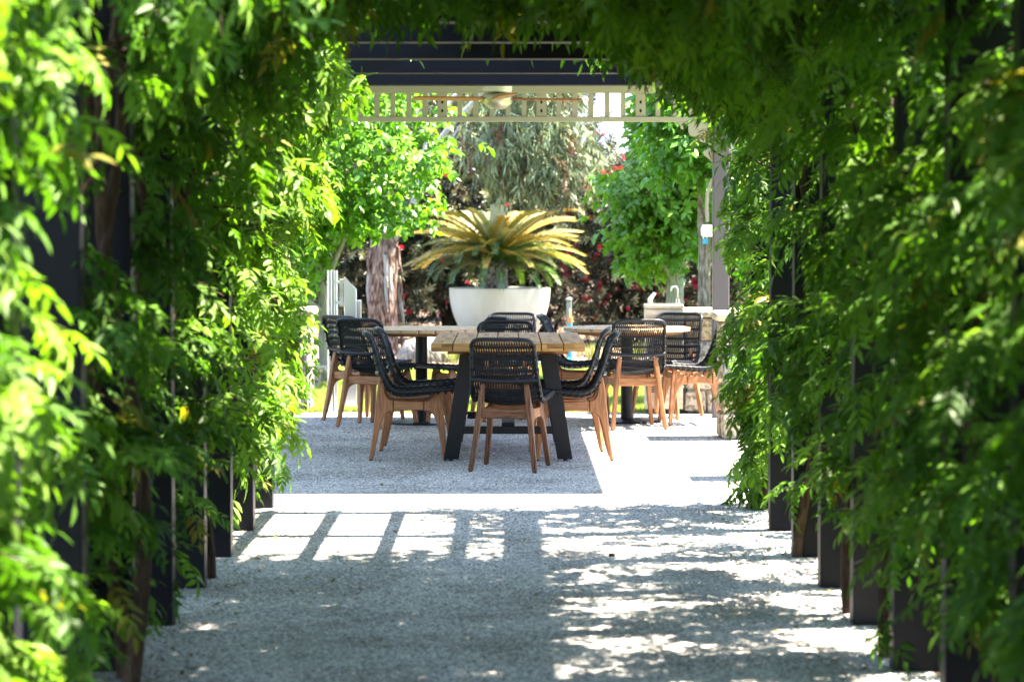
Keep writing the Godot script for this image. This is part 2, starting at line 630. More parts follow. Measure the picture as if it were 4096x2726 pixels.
	for i in 7000:
		var z := -27.65 - 5.5 * pow(rng.randf(), 1.6)
		xs.append(Transform3D(Basis.from_euler(Vector3(rnd(-0.5, 0.5), rnd(0, TAU), rnd(-0.5, 0.5))).scaled(Vector3.ONE * rnd(0.6, 1.9)), Vector3(rnd(-5, 5), 0.0, z)))
		cs.append(Color(0.10, 0.065, 0.04).lerp(Color(0.34, 0.26, 0.19), pow(rng.randf(), 1.5)))
	g = scatter(self, "mulch", chip.mesh(M.chip), xs, cs)
	tag(g, "coarse bark mulch covering the garden bed", "mulch")

func slab(parent: Node, x: float, z: float, w: float, d: float) -> void:
	var b := MB.new()
	b.box(Vector3(x, -0.025, z), Vector3(w, 0.05, d), 0.004)
	part(parent, "paving_slab", b, M.aggregate)

# ------------------------------------------------------------------ the steel pergola
const FRAMES := [-1.54, -0.56, 0.42, 1.4, 2.38, 3.36, 4.34, 5.32, 6.3, 7.3, 8.28, 9.26, 10.24, 11.22, 12.22, 13.22]
const INNER_L := -1.285
const INNER_R := 1.322

func pergola() -> void:
	var p := thing("pergola", "charcoal steel pergola of evenly spaced portal frames wrapped in wisteria", "pergola")
	for d in FRAMES:
		for s in [-1, 1]:
			var b := MB.new()
			var xi := INNER_L if s < 0 else INNER_R
			b.box(Vector3(xi + s * 0.1, 1.15, -d - 0.05), Vector3(0.2, 2.31, 0.1), 0.005)
			part(p, "post", b, M.charcoal_steel)
		var b2 := MB.new()
		b2.box(Vector3((INNER_L + INNER_R) / 2, 2.3 + 0.1, -d - 0.05), Vector3(INNER_R - INNER_L + 0.4, 0.2, 0.098), 0.005)
		part(p, "beam", b2, M.charcoal_steel)
	for x in [-1.4, 1.44]:
		var b := MB.new()
		b.box(Vector3(x, 2.54, -5.85), Vector3(0.16, 0.075, 15.1), 0.004)
		part(p, "edge_beam", b, M.charcoal_steel)
	for x in [-0.97, -0.62, -0.27, 0.08, 0.43, 0.78, 1.13]:
		var b := MB.new()
		b.box(Vector3(x, 2.532, -5.85), Vector3(0.062, 0.06, 15.1), 0.004)
		part(p, "roof_batten", b, M.charcoal_steel)

# ------------------------------------------------------------------ the pavilion over the terrace
func pavilion() -> void:
	var p := thing("pavilion", "cream and mauve terrace pavilion with slatted valance and scroll brackets", "pavilion")
	var zb := -19.8
	var b := MB.new()
	b.box(Vector3(-0.1, 2.83, -17.2), Vector3(4.3, 0.16, 5.86), 0.01)
	part(p, "roof", b, M.cream_paint)
	b = MB.new()
	b.box(Vector3(-0.06, 2.69, zb), Vector3(3.86, 0.116, 0.05), 0.004)
	part(p, "top_rail", b, M.cream_paint)
	b = MB.new()
	b.box(Vector3(-0.06, 2.422, zb), Vector3(3.60, 0.042, 0.05), 0.004)
	part(p, "bottom_rail", b, M.cream_paint)
	# valance slats: six narrow ones between the wide pierced ones
	var step := 0.1305
	var x := -1.337
	var k := 0
	while x < 1.65:
		b = MB.new()
		if k % 6 == 0:
			b.box(Vector3(x, 2.5375, zb), Vector3(0.082, 0.189, 0.022), 0.003)
			var s := part(p, "valance_slat", b, M.cream_paint)
			for y in [2.49, 2.56]:
				var h := MB.new()
				h.lathe([Vector2(0.0, -0.016), Vector2(0.011, -0.004), Vector2(0.008, 0.006), Vector2(0.0, 0.018)], 8, Vector3(x, y, zb + 0.011))
				part(s, "pierced_hole", h, M.dark_hole)
			x += step * 1.08
		else:
			b.box(Vector3(x, 2.5375, zb), Vector3(0.04, 0.189, 0.022), 0.003)
			part(p, "valance_slat", b, M.cream_paint)
			x += step * (1.0 if k % 6 != 5 else 1.08)
		k += 1
	# posts
	for q in [[1.73, zb], [-1.86, zb], [-1.86, -14.75]]:
		b = MB.new()
		b.box(Vector3(q[0], 1.375, q[1]), Vector3(0.13, 2.75, 0.13), 0.006)
		part(p, "post", b, M.mauve_post)
	# scroll brackets either side of the back posts
	for q in [[1.664, -1.0], [1.796, 1.0], [-1.794, 1.0]]:
		b = MB.new()
		b.extrude(scroll_outline(), 0.03, 0.004, Transform3D(Basis(Vector3(q[1], 0, 0), Vector3.UP, Vector3(0, 0, 1)), Vector3(q[0], 2.40, zb)))
		part(p, "scroll_bracket", b, M.cream_paint)
	# ceiling fan hangs from the pavilion: a thing of its own
	var f := thing("ceiling_fan", "pale ceiling fan with thin wooden blades under the pavilion roof", "ceiling fan", Vector3(-0.075, 2.46, -17.5), 8)
	b = MB.new()
	b.lathe([Vector2(0.0, 0.29), Vector2(0.10, 0.285), Vector2(0.105, 0.06), Vector2(0.1, 0.045), Vector2(0.0, 0.045)], 24)
	part(f, "canopy", b, M.white_plastic)
	b = MB.new()
	b.lathe([Vector2(0.0, -0.075), Vector2(0.05, -0.07), Vector2(0.085, -0.045), Vector2(0.105, -0.03), Vector2(0.107, 0.02), Vector2(0.095, 0.035), Vector2(0.0, 0.045)], 24)
	part(f, "motor_housing", b, M.sheet_steel)
	for i in 4:
		var bl := MB.new()
		bl.box(Vector3(0.36, 0.0, 0), Vector3(0.5, 0.012, 0.12), 0.004, Basis(Vector3.RIGHT, 0.12))
		bl.box(Vector3(0.12, 0.004, 0), Vector3(0.12, 0.018, 0.05), 0.003)
		part(f, "blade", bl, M.teak_along, Transform3D(Basis(Vector3.UP, i * PI / 2), Vector3(0, 0.0, 0)))
	# meter box and conduit on the right post, with a padlock
	var e := thing("switch_box", "small white switch box with conduit on the mauve post", "switch box", Vector3(1.60, 1.52, zb + 0.02))
	b = MB.new()
	b.extrude(PackedVector2Array([Vector2(-0.03, -0.035), Vector2(-0.02, -0.05), Vector2(0.06, -0.05), Vector2(0.06, 0.05), Vector2(-0.018, 0.05), Vector2(-0.035, 0.015)]), 0.07, 0.006)
	part(e, "box", b, M.white_plastic)
	b = MB.new()
	b.tube([Vector3(0.02, 0.07, 0), Vector3(0.015, 0.2, 0), Vector3(0.02, 0.30, 0), Vector3(0.05, 0.39, 0), Vector3(0.062, 0.42, 0)], 0.016, 8)
	part(e, "conduit", b, M.cream_paint)
	b = MB.new()
	b.box(Vector3(0.0, -0.085, 0.02), Vector3(0.045, 0.045, 0.018), 0.005)
	part(e, "padlock", b, M.blue_plastic)
	b = MB.new()
	b.tube([Vector3(-0.015, -0.065, 0.02), Vector3(-0.02, -0.045, 0.02), Vector3(-0.005, -0.032, 0.02), Vector3(0.012, -0.045, 0.02), Vector3(0.014, -0.065, 0.02)], 0.004, 6)
	part(e, "shackle", b, M.chrome)

func scroll_outline() -> PackedVector2Array:
	# along the rail to the left (+x here = away from the post), down the post (-y)
	var o := PackedVector2Array([Vector2(0, 0), Vector2(0.30, 0), Vector2(0.265, -0.035), Vector2(0.262, -0.055), Vector2(0.24, -0.06)])
	var arc := func(c: Vector2, r: float, a0: float, a1: float, nn: int) -> void:
		for i in nn + 1:
			var a := deg_to_rad(lerpf(a0, a1, float(i) / nn))
			o.append(c + Vector2(cos(a), sin(a)) * r)
	arc.call(Vector2(0.225, -0.035), 0.022, 20, 160, 3)
	arc.call(Vector2(0.145, -0.06), 0.058, 20, -120, 8)
	arc.call(Vector2(0.125, -0.075), 0.018, -150, -320, 5)
	arc.call(Vector2(0.075, -0.12), 0.045, 60, -60, 7)
	arc.call(Vector2(0.07, -0.20), 0.035, 120, 200, 4)
	arc.call(Vector2(0.05, -0.25), 0.028, 60, -70, 6)
	o.append(Vector2(0.03, -0.30))
	o.append(Vector2(0.0, -0.34))
	return o

# ------------------------------------------------------------------ stone piers
func piers() -> void:
	pier("stone pier with rounded coping at the far left corner of the terrace", Vector3(-1.90, 0, -20.75), 0.44, 0.46, 0.80, [M.stone_grey, M.stone_grey, M.stone_buff])
	pier("buff stone wall with thick coping beside the steel drinking fountain", Vector3(2.05, 0, -20.45), 1.16, 0.42, 0.80, [M.stone_tan, M.stone_buff, M.stone_tan, M.stone_grey])
	pier("rough stone pier half hidden by the vine on the right of the terrace", Vector3(1.80, 0, -17.85), 0.5, 0.36, 0.86, [M.stone_tan, M.stone_buff, M.stone_grey])
	pier("low stone pier behind the last right pergola post", Vector3(1.80, 0, -14.92), 0.46, 0.3, 0.72, [M.stone_tan, M.stone_grey, M.stone_buff])

func pier(label: String, at: Vector3, w: float, d: float, h: float, mats: Array) -> void:
	var p := thing("stone_pier" if w < 0.8 else "stone_wall", label, "stone pier" if w < 0.8 else "stone wall", at)
	var b := MB.new()
	b.box(Vector3(0, h / 2 - 0.02, 0), Vector3(w - 0.05, h + 0.02, d - 0.05), 0.004)
	part(p, "mortar_core", b, M.mortar)
	var y := 0.0
	while y < h - 0.02:
		var rh := minf(rnd(0.13, 0.24), h - y)
		if h - y - rh < 0.08:
			rh = h - y
		# stones along the four faces
		for f in 4:
			var along := w if f < 2 else d - 0.10
			var x := -along / 2
			while x < along / 2 - 0.01:
				var sw := minf(rnd(0.16, 0.38), along / 2 - x)
				if along / 2 - x - sw < 0.09:
					sw = along / 2 - x
				var jit := []
				for k in 8:
					jit.append(Vector3(rnd(-0.012, 0.012), rnd(-0.010, 0.010), rnd(-0.006, 0.010)))
				b = MB.new()
				var t := 0.06
				var cpos := Vector3(x + sw / 2, y + rh / 2, d / 2 - t / 2 + 0.008) if f == 0 else Vector3(x + sw / 2, y + rh / 2, -d / 2 + t / 2 - 0.008) if f == 1 else Vector3(w / 2 - t / 2 + 0.006, y + rh / 2, x + sw / 2) if f == 2 else Vector3(-w / 2 + t / 2 - 0.006, y + rh / 2, x + sw / 2)
				var size := Vector3(sw - 0.014, rh - 0.014, t) if f < 2 else Vector3(t, rh - 0.014, sw - 0.014)
				b.box(cpos, size, 0.016, Basis(), jit)
				part(p, "stone", b, mats[rng.randi() % mats.size()])
				x += sw
		y += rh
	# coping of rounded slabs
	var n := maxi(1, int(w / 0.5))
	for i in n:
		b = MB.new()
		var cw := (w + 0.09) / n
		var pr := PackedVector2Array()
		for k in 7:
			var a := PI / 2 - PI * k / 6.0
			pr.append(Vector2(d / 2 + 0.035 - 0.03 + cos(a) * 0.03, 0.035 + sin(a) * 0.035))
		for k in 7:
			var a := -PI / 2 - PI * k / 6.0
			pr.append(Vector2(-d / 2 - 0.035 + 0.03 + cos(a) * 0.03, 0.035 + sin(a) * 0.035))
		b.extrude(pr, cw - 0.008, 0.022, Transform3D(Basis(Vector3(0, 0, -1), Vector3.UP, Vector3(1, 0, 0)), Vector3(-w / 2 - 0.045 + cw * (i + 0.5), h, 0)))
		part(p, "coping_stone", b, M.stone_buff)

# ------------------------------------------------------------------ furniture
# side profile of the chair shell: (forward, up), from the top of the back to the front edge of the seat
func shell_curve() -> Curve2D:
	var c := Curve2D.new()
	c.add_point(Vector2(-0.045, 0.838), Vector2.ZERO, Vector2(0.025, -0.012))
	c.add_point(Vector2(0.012, 0.775), Vector2(-0.012, 0.03), Vector2(0.02, -0.06))
	c.add_point(Vector2(0.085, 0.56), Vector2(-0.025, 0.075), Vector2(0.018, -0.055))
	c.add_point(Vector2(0.17, 0.458), Vector2(-0.055, 0.012), Vector2(0.06, -0.010))
	c.add_point(Vector2(0.40, 0.462), Vector2(-0.08, -0.008), Vector2(0.06, 0.006))
	c.add_point(Vector2(0.575, 0.472), Vector2(-0.05, 0.004), Vector2(0.02, -0.001))
	c.add_point(Vector2(0.605, 0.466), Vector2(-0.012, 0.004), Vector2.ZERO)
	return c

# a point of the shell: s from 0 (top) to 1 (front edge), w from -1 to 1 across; the woven middle sags
func shell(cv: Curve2D, s: float, w: float, sag := 1.0) -> Vector3:
	var ln := cv.get_baked_length()
	var p := cv.sample_baked(s * ln, true)
	var q := cv.sample_baked(minf(s + 0.01, 1.0) * ln, true)
	var q0 := cv.sample_baked(maxf(s - 0.01, 0.0) * ln, true)
	var t := (q - q0).normalized()
	var nn := Vector2(t.y, -t.x)          # backwards and down
	var half := half_width(s)
	var depth := 0.042 * sag * (1.0 - w * w) * sin(PI * clampf(s * 1.0, 0.02, 0.98))
	p += nn * depth
	return Vector3(w * half, p.y, -p.x)

func half_width(s: float) -> float:
	var base := lerpf(0.198, 0.222, smoothstep(0.0, 0.55, s))
	var r := 0.085
	var ln := 0.88
	var e := minf(s, 1.0 - s) * ln
	var rr := r if s < 0.5 else 0.075
	if e < rr:
		base -= rr - sqrt(maxf(rr * rr - (rr - e) * (rr - e), 0.0))
	return base

# how far from the end of the shell an upright strand can start, inside the rounded corner
func corner_reach(w: float, base: float, r: float) -> float:
	var need := absf(w) * base - (base - r)
	return 0.002 if need <= 0.0 else (r - sqrt(maxf(r * r - need * need, 0.0))) / 0.88 + 0.002

func chair_proto() -> Node3D:
	var o := Node3D.new()
	o.name = "rope_chair"
	o.set_meta("category", "chair")
	o.set_meta("group", "woven rope chairs around the terrace tables")
	var cv := shell_curve()
	# the wrapped tube round the edge
	var b := MB.new()
	var pts := []
	for i in 45:
		pts.append(shell(cv, 0.5 - 0.5 * cos(PI * i / 44.0), -1.0))
	for i in range(44, -1, -1):
		pts.append(shell(cv, 0.5 - 0.5 * cos(PI * i / 44.0), 1.0))
	pts.append(pts[0])
	var dense := []
	for i in pts.size():
		if i == 0 or (pts[i] - dense[-1]).length() > 0.003:
			dense.append(pts[i])
	b.tube(dense, 0.0125, 8, true)
	part(o, "shell_frame", b, M.rope_frame)
	# upright strands, leaning alternately so that the weave zigzags between the bands
	var cells := 48
	b = MB.new()
	for k in cells:
		var w0 := -0.955 + 1.91 * (k + 0.5) / cells
		var line := []
		var steps := 20
		var s0 := corner_reach(w0, 0.198, 0.085)
		var s1 := 1.0 - corner_reach(w0, 0.222, 0.075)
		for i in steps + 1:
			var s := lerpf(s0, s1, float(i) / steps)
			var x := (w0 + (0.012 if (i + k) % 2 == 0 else -0.012)) * lerpf(0.198, 0.222, smoothstep(0.0, 0.55, s))
			line.append(shell(cv, s, clampf(x / maxf(half_width(s), 0.02), -1.0, 1.0)))
		b.tube(line, 0.0033, 3, false)
	part(o, "upright_weave", b, M.rope)
	# rope bands across
	var bands := [0.085, 0.175, 0.255, 0.385, 0.435, 0.485, 0.53, 0.575, 0.62, 0.665, 0.71, 0.76, 0.81, 0.86, 0.91, 0.955]
	for i in bands.size():
		var s: float = bands[i]
		b = MB.new()
		for dd in [-0.0042, 0.0042]:
			var line := []
			for k in 15:
				var w := -1.0 + 2.0 * k / 14.0
				line.append(shell(cv, clampf(s + dd, 0.0, 1.0), w) + Vector3(0, 0, 0.001))
			b.tube(line, 0.0046, 5, false)
		for sd in [-1.0, 1.0]:
			# the knot where the band is wound round the tube and the nub behind it
			var at := shell(cv, s, sd)
			var nx := (shell(cv, minf(s + 0.012, 1.0), sd) - shell(cv, maxf(s - 0.012, 0.0), sd)).normalized()
			b.tube([at - nx * 0.012, at + nx * 0.012], 0.0152, 8)
			var back := Vector3(0, -nx.z, nx.y) if s > 0.38 else Vector3(0, -nx.z, nx.y)
			back = nx.cross(Vector3.RIGHT).normalized()
			if back.dot(Vector3(0, -1, 0.6)) < 0.0:
				back = -back
			b.tube([at + back * 0.008, at + back * 0.024, at + back * 0.029], [0.0085, 0.008, 0.003], 6)
		part(o, "rope_band", b, M.rope)
	# thick wrapped bar between the tops of the rear legs
	b = MB.new()
	var bar := []
	for k in 9:
		bar.append(shell(cv, 0.325, -1.0 + 0.25 * k, 0.75) + Vector3(0, 0, 0.012))
	b.tube(bar, 0.0135, 8, true)
	part(o, "wrapped_bar", b, M.rope_frame)
	# the wooden side frames: rear leg, rail, front leg, each splayed outward to the foot
	for sd in [-1.0, 1.0]:
		var tilt := Basis(Vector3(0, 0, 1), sd * 0.122)
		var xf := Transform3D(tilt * Basis(Vector3(0, 0, -1), Vector3.UP, Vector3(1, 0, 0)), Vector3(sd * 0.206, 0, 0))
		var rear := fillet_shape([Vector2(-0.013, 0.008), Vector2(0.015, 0.008), Vector2(0.052, 0.17), Vector2(0.075, 0.265), Vector2(0.098, 0.305), Vector2(0.135, 0.322), Vector2(0.15, 0.324), Vector2(0.15, 0.398), Vector2(0.128, 0.402), Vector2(0.108, 0.42), Vector2(0.096, 0.46), Vector2(0.085, 0.53), Vector2(0.078, 0.553), Vector2(0.068, 0.560), Vector2(0.058, 0.553), Vector2(0.043, 0.47), Vector2(0.030, 0.34), Vector2(0.012, 0.17)])
		b = MB.new()
		b.extrude(rear, 0.034, 0.010, xf)
		var leg := part(o, "leg", b, M.teak_upright)
		b = MB.new()
		b.box(xf * Vector3(0.001, 0.004, 0), Vector3(0.022, 0.008, 0.022), 0.002)
		part(leg, "foot_pad", b, M.rubber)
		var front := fillet_shape([Vector2(0.478, 0.008), Vector2(0.505, 0.008), Vector2(0.497, 0.16), Vector2(0.484, 0.30), Vector2(0.470, 0.42), Vector2(0.46, 0.445), Vector2(0.44, 0.45), Vector2(0.415, 0.432), Vector2(0.385, 0.402), Vector2(0.355, 0.394), Vector2(0.35, 0.392), Vector2(0.35, 0.330), Vector2(0.375, 0.326), Vector2(0.408, 0.306), Vector2(0.428, 0.27), Vector2(0.447, 0.20)])
		b = MB.new()
		b.extrude(front, 0.034, 0.010, xf)
		leg = part(o, "leg", b, M.teak_upright)
		b = MB.new()
		b.box(xf * Vector3(0.4915, 0.004, 0), Vector3(0.022, 0.008, 0.022), 0.002)
		part(leg, "foot_pad", b, M.rubber)
		b = MB.new()
		b.extrude(PackedVector2Array([Vector2(0.1515, 0.325), Vector2(0.25, 0.333), Vector2(0.3485, 0.331), Vector2(0.3485, 0.392), Vector2(0.25, 0.393), Vector2(0.1515, 0.397)]), 0.032, 0.009, xf)
		part(o, "side_rail", b, M.teak_along)
	b = MB.new()
	b.box(Vector3(0, 0.365, -0.066), Vector3(0.304, 0.062, 0.026), 0.008)
	part(o, "back_rail", b, M.teak_across)
	b = MB.new()
	b.box(Vector3(0, 0.385, -0.44), Vector3(0.30, 0.055, 0.026), 0.008)
	part(o, "front_rail", b, M.teak_across)
	return o

func fillet_shape(p: Array) -> PackedVector2Array:
	# Catmull-Rom through all corners except the two at the foot keeps the shaped look of the timber
	var o := PackedVector2Array()
	var m := p.size()
	for i in m:
		o.append(p[i])
		if i > 0 and i < m - 1:
			var a: Vector2 = p[i - 1]
			var b: Vector2 = p[i]
			var c: Vector2 = p[i + 1]
			var d: Vector2 = p[(i + 2) % m]
			if absf(b.x - c.x) > 0.0005 and b.distance_to(c) > 0.02:
				o.append(b.cubic_interpolate(c, a, d, 0.5))
	return o

func furniture() -> void:
	var stave := mat("staved_teak", Color(1, 1, 1), 0.6, 0.3)
	stave.albedo_texture = stave_image()
	long_table(stave)
	round_table("round slatted teak table on the left of the terrace", Vector3(-0.685, 0, -19.2), 14)
	round_table("round slatted teak table on the right beside the drinking fountain", Vector3(0.945, 0, -19.35), -6)
	var c := chair_proto()
	add_child(c)
	used["%d/%s" % [get_instance_id(), "rope_chair"]] = 1
	c.position = Vector3(-0.035, 0, -15.22)
	c.rotation_degrees.y = -11
	c.set_meta("label", "woven black rope chair at the near end of the long table, back to the viewer")
	var list := [
		["black rope chair on the left side of the long table, nearer of the pair", Vector3(-0.915, 0, -16.22), -88.0],
		["black rope chair on the left side of the long table, farther of the pair", Vector3(-0.875, 0, -16.92), -91.0],
		["rope chair on the right of the long table with one leg in the sun", Vector3(0.685, 0, -16.18), 90.0],
		["black rope chair on the right side of the long table, farther of the pair", Vector3(0.655, 0, -16.86), 87.0],
		["black rope chair at the far end of the long table, only its top edge showing", Vector3(-0.02, 0, -18.12), 180.0],
		["front chair of the two left of the left round table, near the steel post", Vector3(-1.145, 0, -18.72), -30.0],
		["rear chair of the two left of the left round table, touching the steel post", Vector3(-1.33, 0, -19.35), -42.0],
		["chair facing left at the right side of the left round table", Vector3(-0.10, 0, -19.1), 115.0],
		["chair behind the left round table in front of the white bowl, facing the viewer", Vector3(0.03, 0, -20.05), 165.0],
		["chair seen side-on at the left of the right round table", Vector3(0.30, 0, -19.6), -98.0],
		["sunlit rope chair with its back to the viewer at the right round table", Vector3(1.0, 0, -18.5), 9.0],
		["rope chair behind the right round table before the stone wall", Vector3(1.41, 0, -20.02), 152.0],
		["rope chair half hidden by the vine at the right of the right round table", Vector3(1.72, 0, -19.15), 98.0],
	]
	for q in list:
		copy(c, "rope_chair", q[0], q[1], q[2])
	# the front chair's timber is more weathered than the others'
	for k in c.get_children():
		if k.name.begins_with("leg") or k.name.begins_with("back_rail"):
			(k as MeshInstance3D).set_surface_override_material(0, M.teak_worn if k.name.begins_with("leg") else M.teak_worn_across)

func long_table(stave: Material) -> void:
	var t := thing("dining_table", "long teak plank table with black steel legs in the middle of the terrace", "table", Vector3(0, 0, -16.71))
	var w := 1.01
	var n := 7
	var pw := w / n
	for i in n:
		var b := MB.new()
		var x := -w / 2 + pw * (i + 0.5)
		b.box(Vector3(x, 0.757, 0), Vector3(pw - 0.006, 0.052, 1.80 + (0.004 if i % 2 else 0.0)), 0.003)
		# lay the stave texture along each plank, shifted from plank to plank
		for k in b.uv.size():
			var p := b.v[k]
			var nn := b.n[k]
			if absf(nn.y) > 0.5:
				b.uv[k] = Vector2(p.z * 0.55 + i * 0.317, (p.x - x) * 1.75 + i * 0.25 + 0.11)
			elif absf(nn.z) > 0.5:
				b.uv[k] = Vector2((p.x - x) * 1.15 + i * 0.37, p.y * 2.4 + i * 0.19)
			else:
				b.uv[k] = Vector2(p.z * 0.55, p.y * 2.4)
		part(t, "plank", b, stave)
	for z in [-0.62, 0.0, 0.66]:
		var b := MB.new()
		b.box(Vector3(0, 0.717, z), Vector3(0.80, 0.026, 0.07), 0.003)
		part(t, "cross_batten", b, M.teak_across)
	for z in [0.66, -0.60]:
		var za: float = z
		for s in [-1.0, 1.0]:
			var b := MB.new()
			var top := 0.703
			var poly := PackedVector2Array([Vector2(s * 0.325, 0.014), Vector2(s * 0.425, 0.014), Vector2(s * 0.318, top), Vector2(s * 0.212, top)])
			b.extrude(poly, 0.045, 0.003, Transform3D(Basis(), Vector3(0, 0, za + (0.055 if z > 0 else 0.0))))
			var leg := part(t, "leg", b, M.black_steel)
			b = MB.new()
			b.box(Vector3(s * 0.378, 0.007, za + (0.055 if z > 0 else 0.0)), Vector3(0.028, 0.014, 0.028), 0.002)
			part(leg, "foot_pad", b, M.rubber)
		var b2 := MB.new()
		b2.box(Vector3(0, 0.205, za + (0.055 if z > 0 else 0.0)), Vector3(0.585, 0.05, 0.04), 0.003)
		part(t, "low_crossbar", b2, M.black_steel)
		b2 = MB.new()
		b2.box(Vector3(0, 0.683, za + (0.055 if z > 0 else 0.0)), Vector3(0.43, 0.04, 0.04), 0.003)
		part(t, "top_crossbar", b2, M.black_steel)
	var b3 := MB.new()
	b3.box(Vector3(0, 0.235, 0.05), Vector3(0.085, 0.03, 1.24), 0.003)
	part(t, "stretcher", b3, M.black_steel)

func round_table(label: String, at: Vector3, turn: float) -> void:
	var t := thing("round_table", label, "table", at, turn)
	var r := 0.505
	var n := 8
	for i in n:
		var x0 := -r + 2 * r * i / n + 0.0025
		var x1 := -r + 2 * r * (i + 1) / n - 0.0025
		var poly := PackedVector2Array()
		for k in 9:
			var x := lerpf(x0, x1, k / 8.0)
			poly.append(Vector2(x, sqrt(maxf(r * r - x * x, 0.0004))))
		for k in 9:
			var x := lerpf(x1, x0, k / 8.0)
			poly.append(Vector2(x, -sqrt(maxf(r * r - x * x, 0.0004))))
		var b := MB.new()
		b.extrude(poly, 0.026, 0.003, Transform3D(Basis(Vector3.RIGHT, PI / 2), Vector3(0, 0.739, 0)))
		part(t, "plank", b, M.teak_pale)
	var b2 := MB.new()
	b2.lathe([Vector2(0.0, 0.700), Vector2(0.43, 0.700), Vector2(0.44, 0.704), Vector2(0.46, 0.722), Vector2(0.46, 0.7255), Vector2(0.0, 0.7255)], 40)
	part(t, "under_frame", b2, M.teak_across)
	b2 = MB.new()
	b2.tube([Vector3(0, 0.02, 0), Vector3(0, 0.699, 0)], 0.048, 20)
	part(t, "column", b2, M.black_steel)
	b2 = MB.new()
	b2.lathe([Vector2(0.0, 0.026), Vector2(0.06, 0.026), Vector2(0.245, 0.016), Vector2(0.26, 0.01), Vector2(0.26, 0.002), Vector2(0.0, 0.002)], 40)
	part(t, "base_plate", b2, M.black_steel)

# ------------------------------------------------------------------ fixtures in the garden
func garden_fixtures() -> void:
	# stainless drinking fountain cabinet
	var p := thing("drinking_fountain", "stainless steel drinking fountain cabinet with louvred door and gooseneck tap", "drinking fountain", Vector3(1.30, 0, -20.32))
	var b := MB.new()
	b.box(Vector3(0, 0.455, 0), Vector3(0.31, 0.83, 0.30), 0.004)
	part(p, "cabinet", b, M.sheet_steel)
	b = MB.new()
	b.box(Vector3(0, 0.02, 0), Vector3(0.27, 0.04, 0.26), 0.003)
	part(p, "plinth", b, M.rubber)
	b = MB.new()
	b.box(Vector3(0, 0.89, 0.0), Vector3(0.318, 0.036, 0.31), 0.006)
	part(p, "basin_top", b, M.sheet_steel)
	b = MB.new()
	b.box(Vector3(0, 0.30, 0.1525), Vector3(0.285, 0.46, 0.006), 0.002)
	var door := part(p, "access_panel", b, M.sheet_steel)
	for cx in [-0.092, 0.0, 0.092]:
		for i in 7:
			b = MB.new()
			b.box(Vector3(cx, 0.185 + i * 0.019, 0.157), Vector3(0.056, 0.009, 0.006), 0.002, Basis(Vector3.RIGHT, 0.35))
			part(door, "louvre", b, M.dark_hole)
	b = MB.new()
	b.tube([Vector3(-0.115, 0.905, 0.04), Vector3(-0.115, 0.945, 0.04), Vector3(-0.105, 0.965, 0.05)], [0.024, 0.02, 0.016], 10)
	b.tube([Vector3(-0.13, 0.945, 0.07), Vector3(-0.105, 0.965, 0.045), Vector3(-0.075, 1.0, 0.02)], [0.012, 0.017, 0.013], 8)
	part(p, "bubbler", b, M.chrome)
	b = MB.new()
	var g := [Vector3(0.118, 0.905, 0.0), Vector3(0.118, 0.96, 0.0)]
	for i in 9:
		var a := PI * i / 8.0
		g.append(Vector3(0.09 + cos(a) * 0.028, 1.03 + sin(a) * 0.028, 0.0))
	g.append(Vector3(0.062, 1.015, 0.0))
	b.tube(g, 0.0065, 8)
	b.tube([Vector3(0.118, 0.905, 0.0), Vector3(0.118, 0.95, 0.0)], 0.018, 10)
	part(p, "gooseneck_tap", b, M.chrome)
	# brushed steel post with bracketed, slant-topped panels
	p = thing("steel_gate_post", "tall brushed steel post with slant-topped metal panels bracketed to it", "steel post", Vector3(-1.475, 0, -20.40))
	b = MB.new()
	b.tube([Vector3(-0.018, 0.0, 0), Vector3(-0.018, 1.19, 0)], 0.026, 16)
	b.tube([Vector3(0.028, 0.0, 0.004), Vector3(0.028, 1.188, 0.004)], 0.020, 14)
	part(p, "post", b, M.steel)
	b = MB.new()
	b.box(Vector3(-0.01, 0.006, 0), Vector3(0.13, 0.012, 0.11), 0.003)
	part(p, "base_plate", b, M.steel)
	for y in [0.92, 1.09]:
		b = MB.new()
		b.tube([Vector3(-0.018, y - 0.012, 0), Vector3(-0.018, y + 0.012, 0)], 0.029, 16)
		b.box(Vector3(0.045, y, 0.01), Vector3(0.06, 0.022, 0.025), 0.003)
		part(p, "clamp", b, M.steel)
	b = MB.new()
	b.box(Vector3(0.078, 1.0, 0.014), Vector3(0.034, 0.23, 0.014), 0.003)
	part(p, "hinge_bracket", b, M.sheet_steel)
	b = MB.new()
	b.extrude(PackedVector2Array([Vector2(0.098, 0.05), Vector2(0.205, 0.05), Vector2(0.205, 1.03), Vector2(0.100, 1.135)]), 0.03, 0.008)
	part(p, "slanted_panel", b, M.steel)
	b = MB.new()
	b.box(Vector3(0.225, 0.50, -0.01), Vector3(0.036, 0.88, 0.03), 0.006)
	part(p, "edge_panel", b, M.steel)
	# standpipe with blue pipe and hose
	p = thing("garden_standpipe", "slim garden tap standpipe with orange collar and blue pipe beside the white bowl", "garden tap", Vector3(0.70, -0.01, -27.9))
	b = MB.new()
	b.box(Vector3(0, 0.365, 0), Vector3(0.055, 0.73, 0.055), 0.008)
	part(p, "post", b, M.grey_plastic)
	b = MB.new()
	b.lathe([Vector2(0.0, 0.775), Vector2(0.028, 0.77), Vector2(0.034, 0.75), Vector2(0.034, 0.732), Vector2(0.0, 0.732)], 12)
	part(p, "cap", b, M.grey_plastic)
	b = MB.new()
	b.tube([Vector3(0.012, 0.0, 0.045), Vector3(0.012, 0.48, 0.045)], 0.024, 10)
	part(p, "blue_pipe", b, M.blue_plastic)
	b = MB.new()
	b.tube([Vector3(0.012, 0.482, 0.045), Vector3(0.012, 0.545, 0.045)], 0.027, 10)
	part(p, "orange_collar", b, M.orange_plastic)
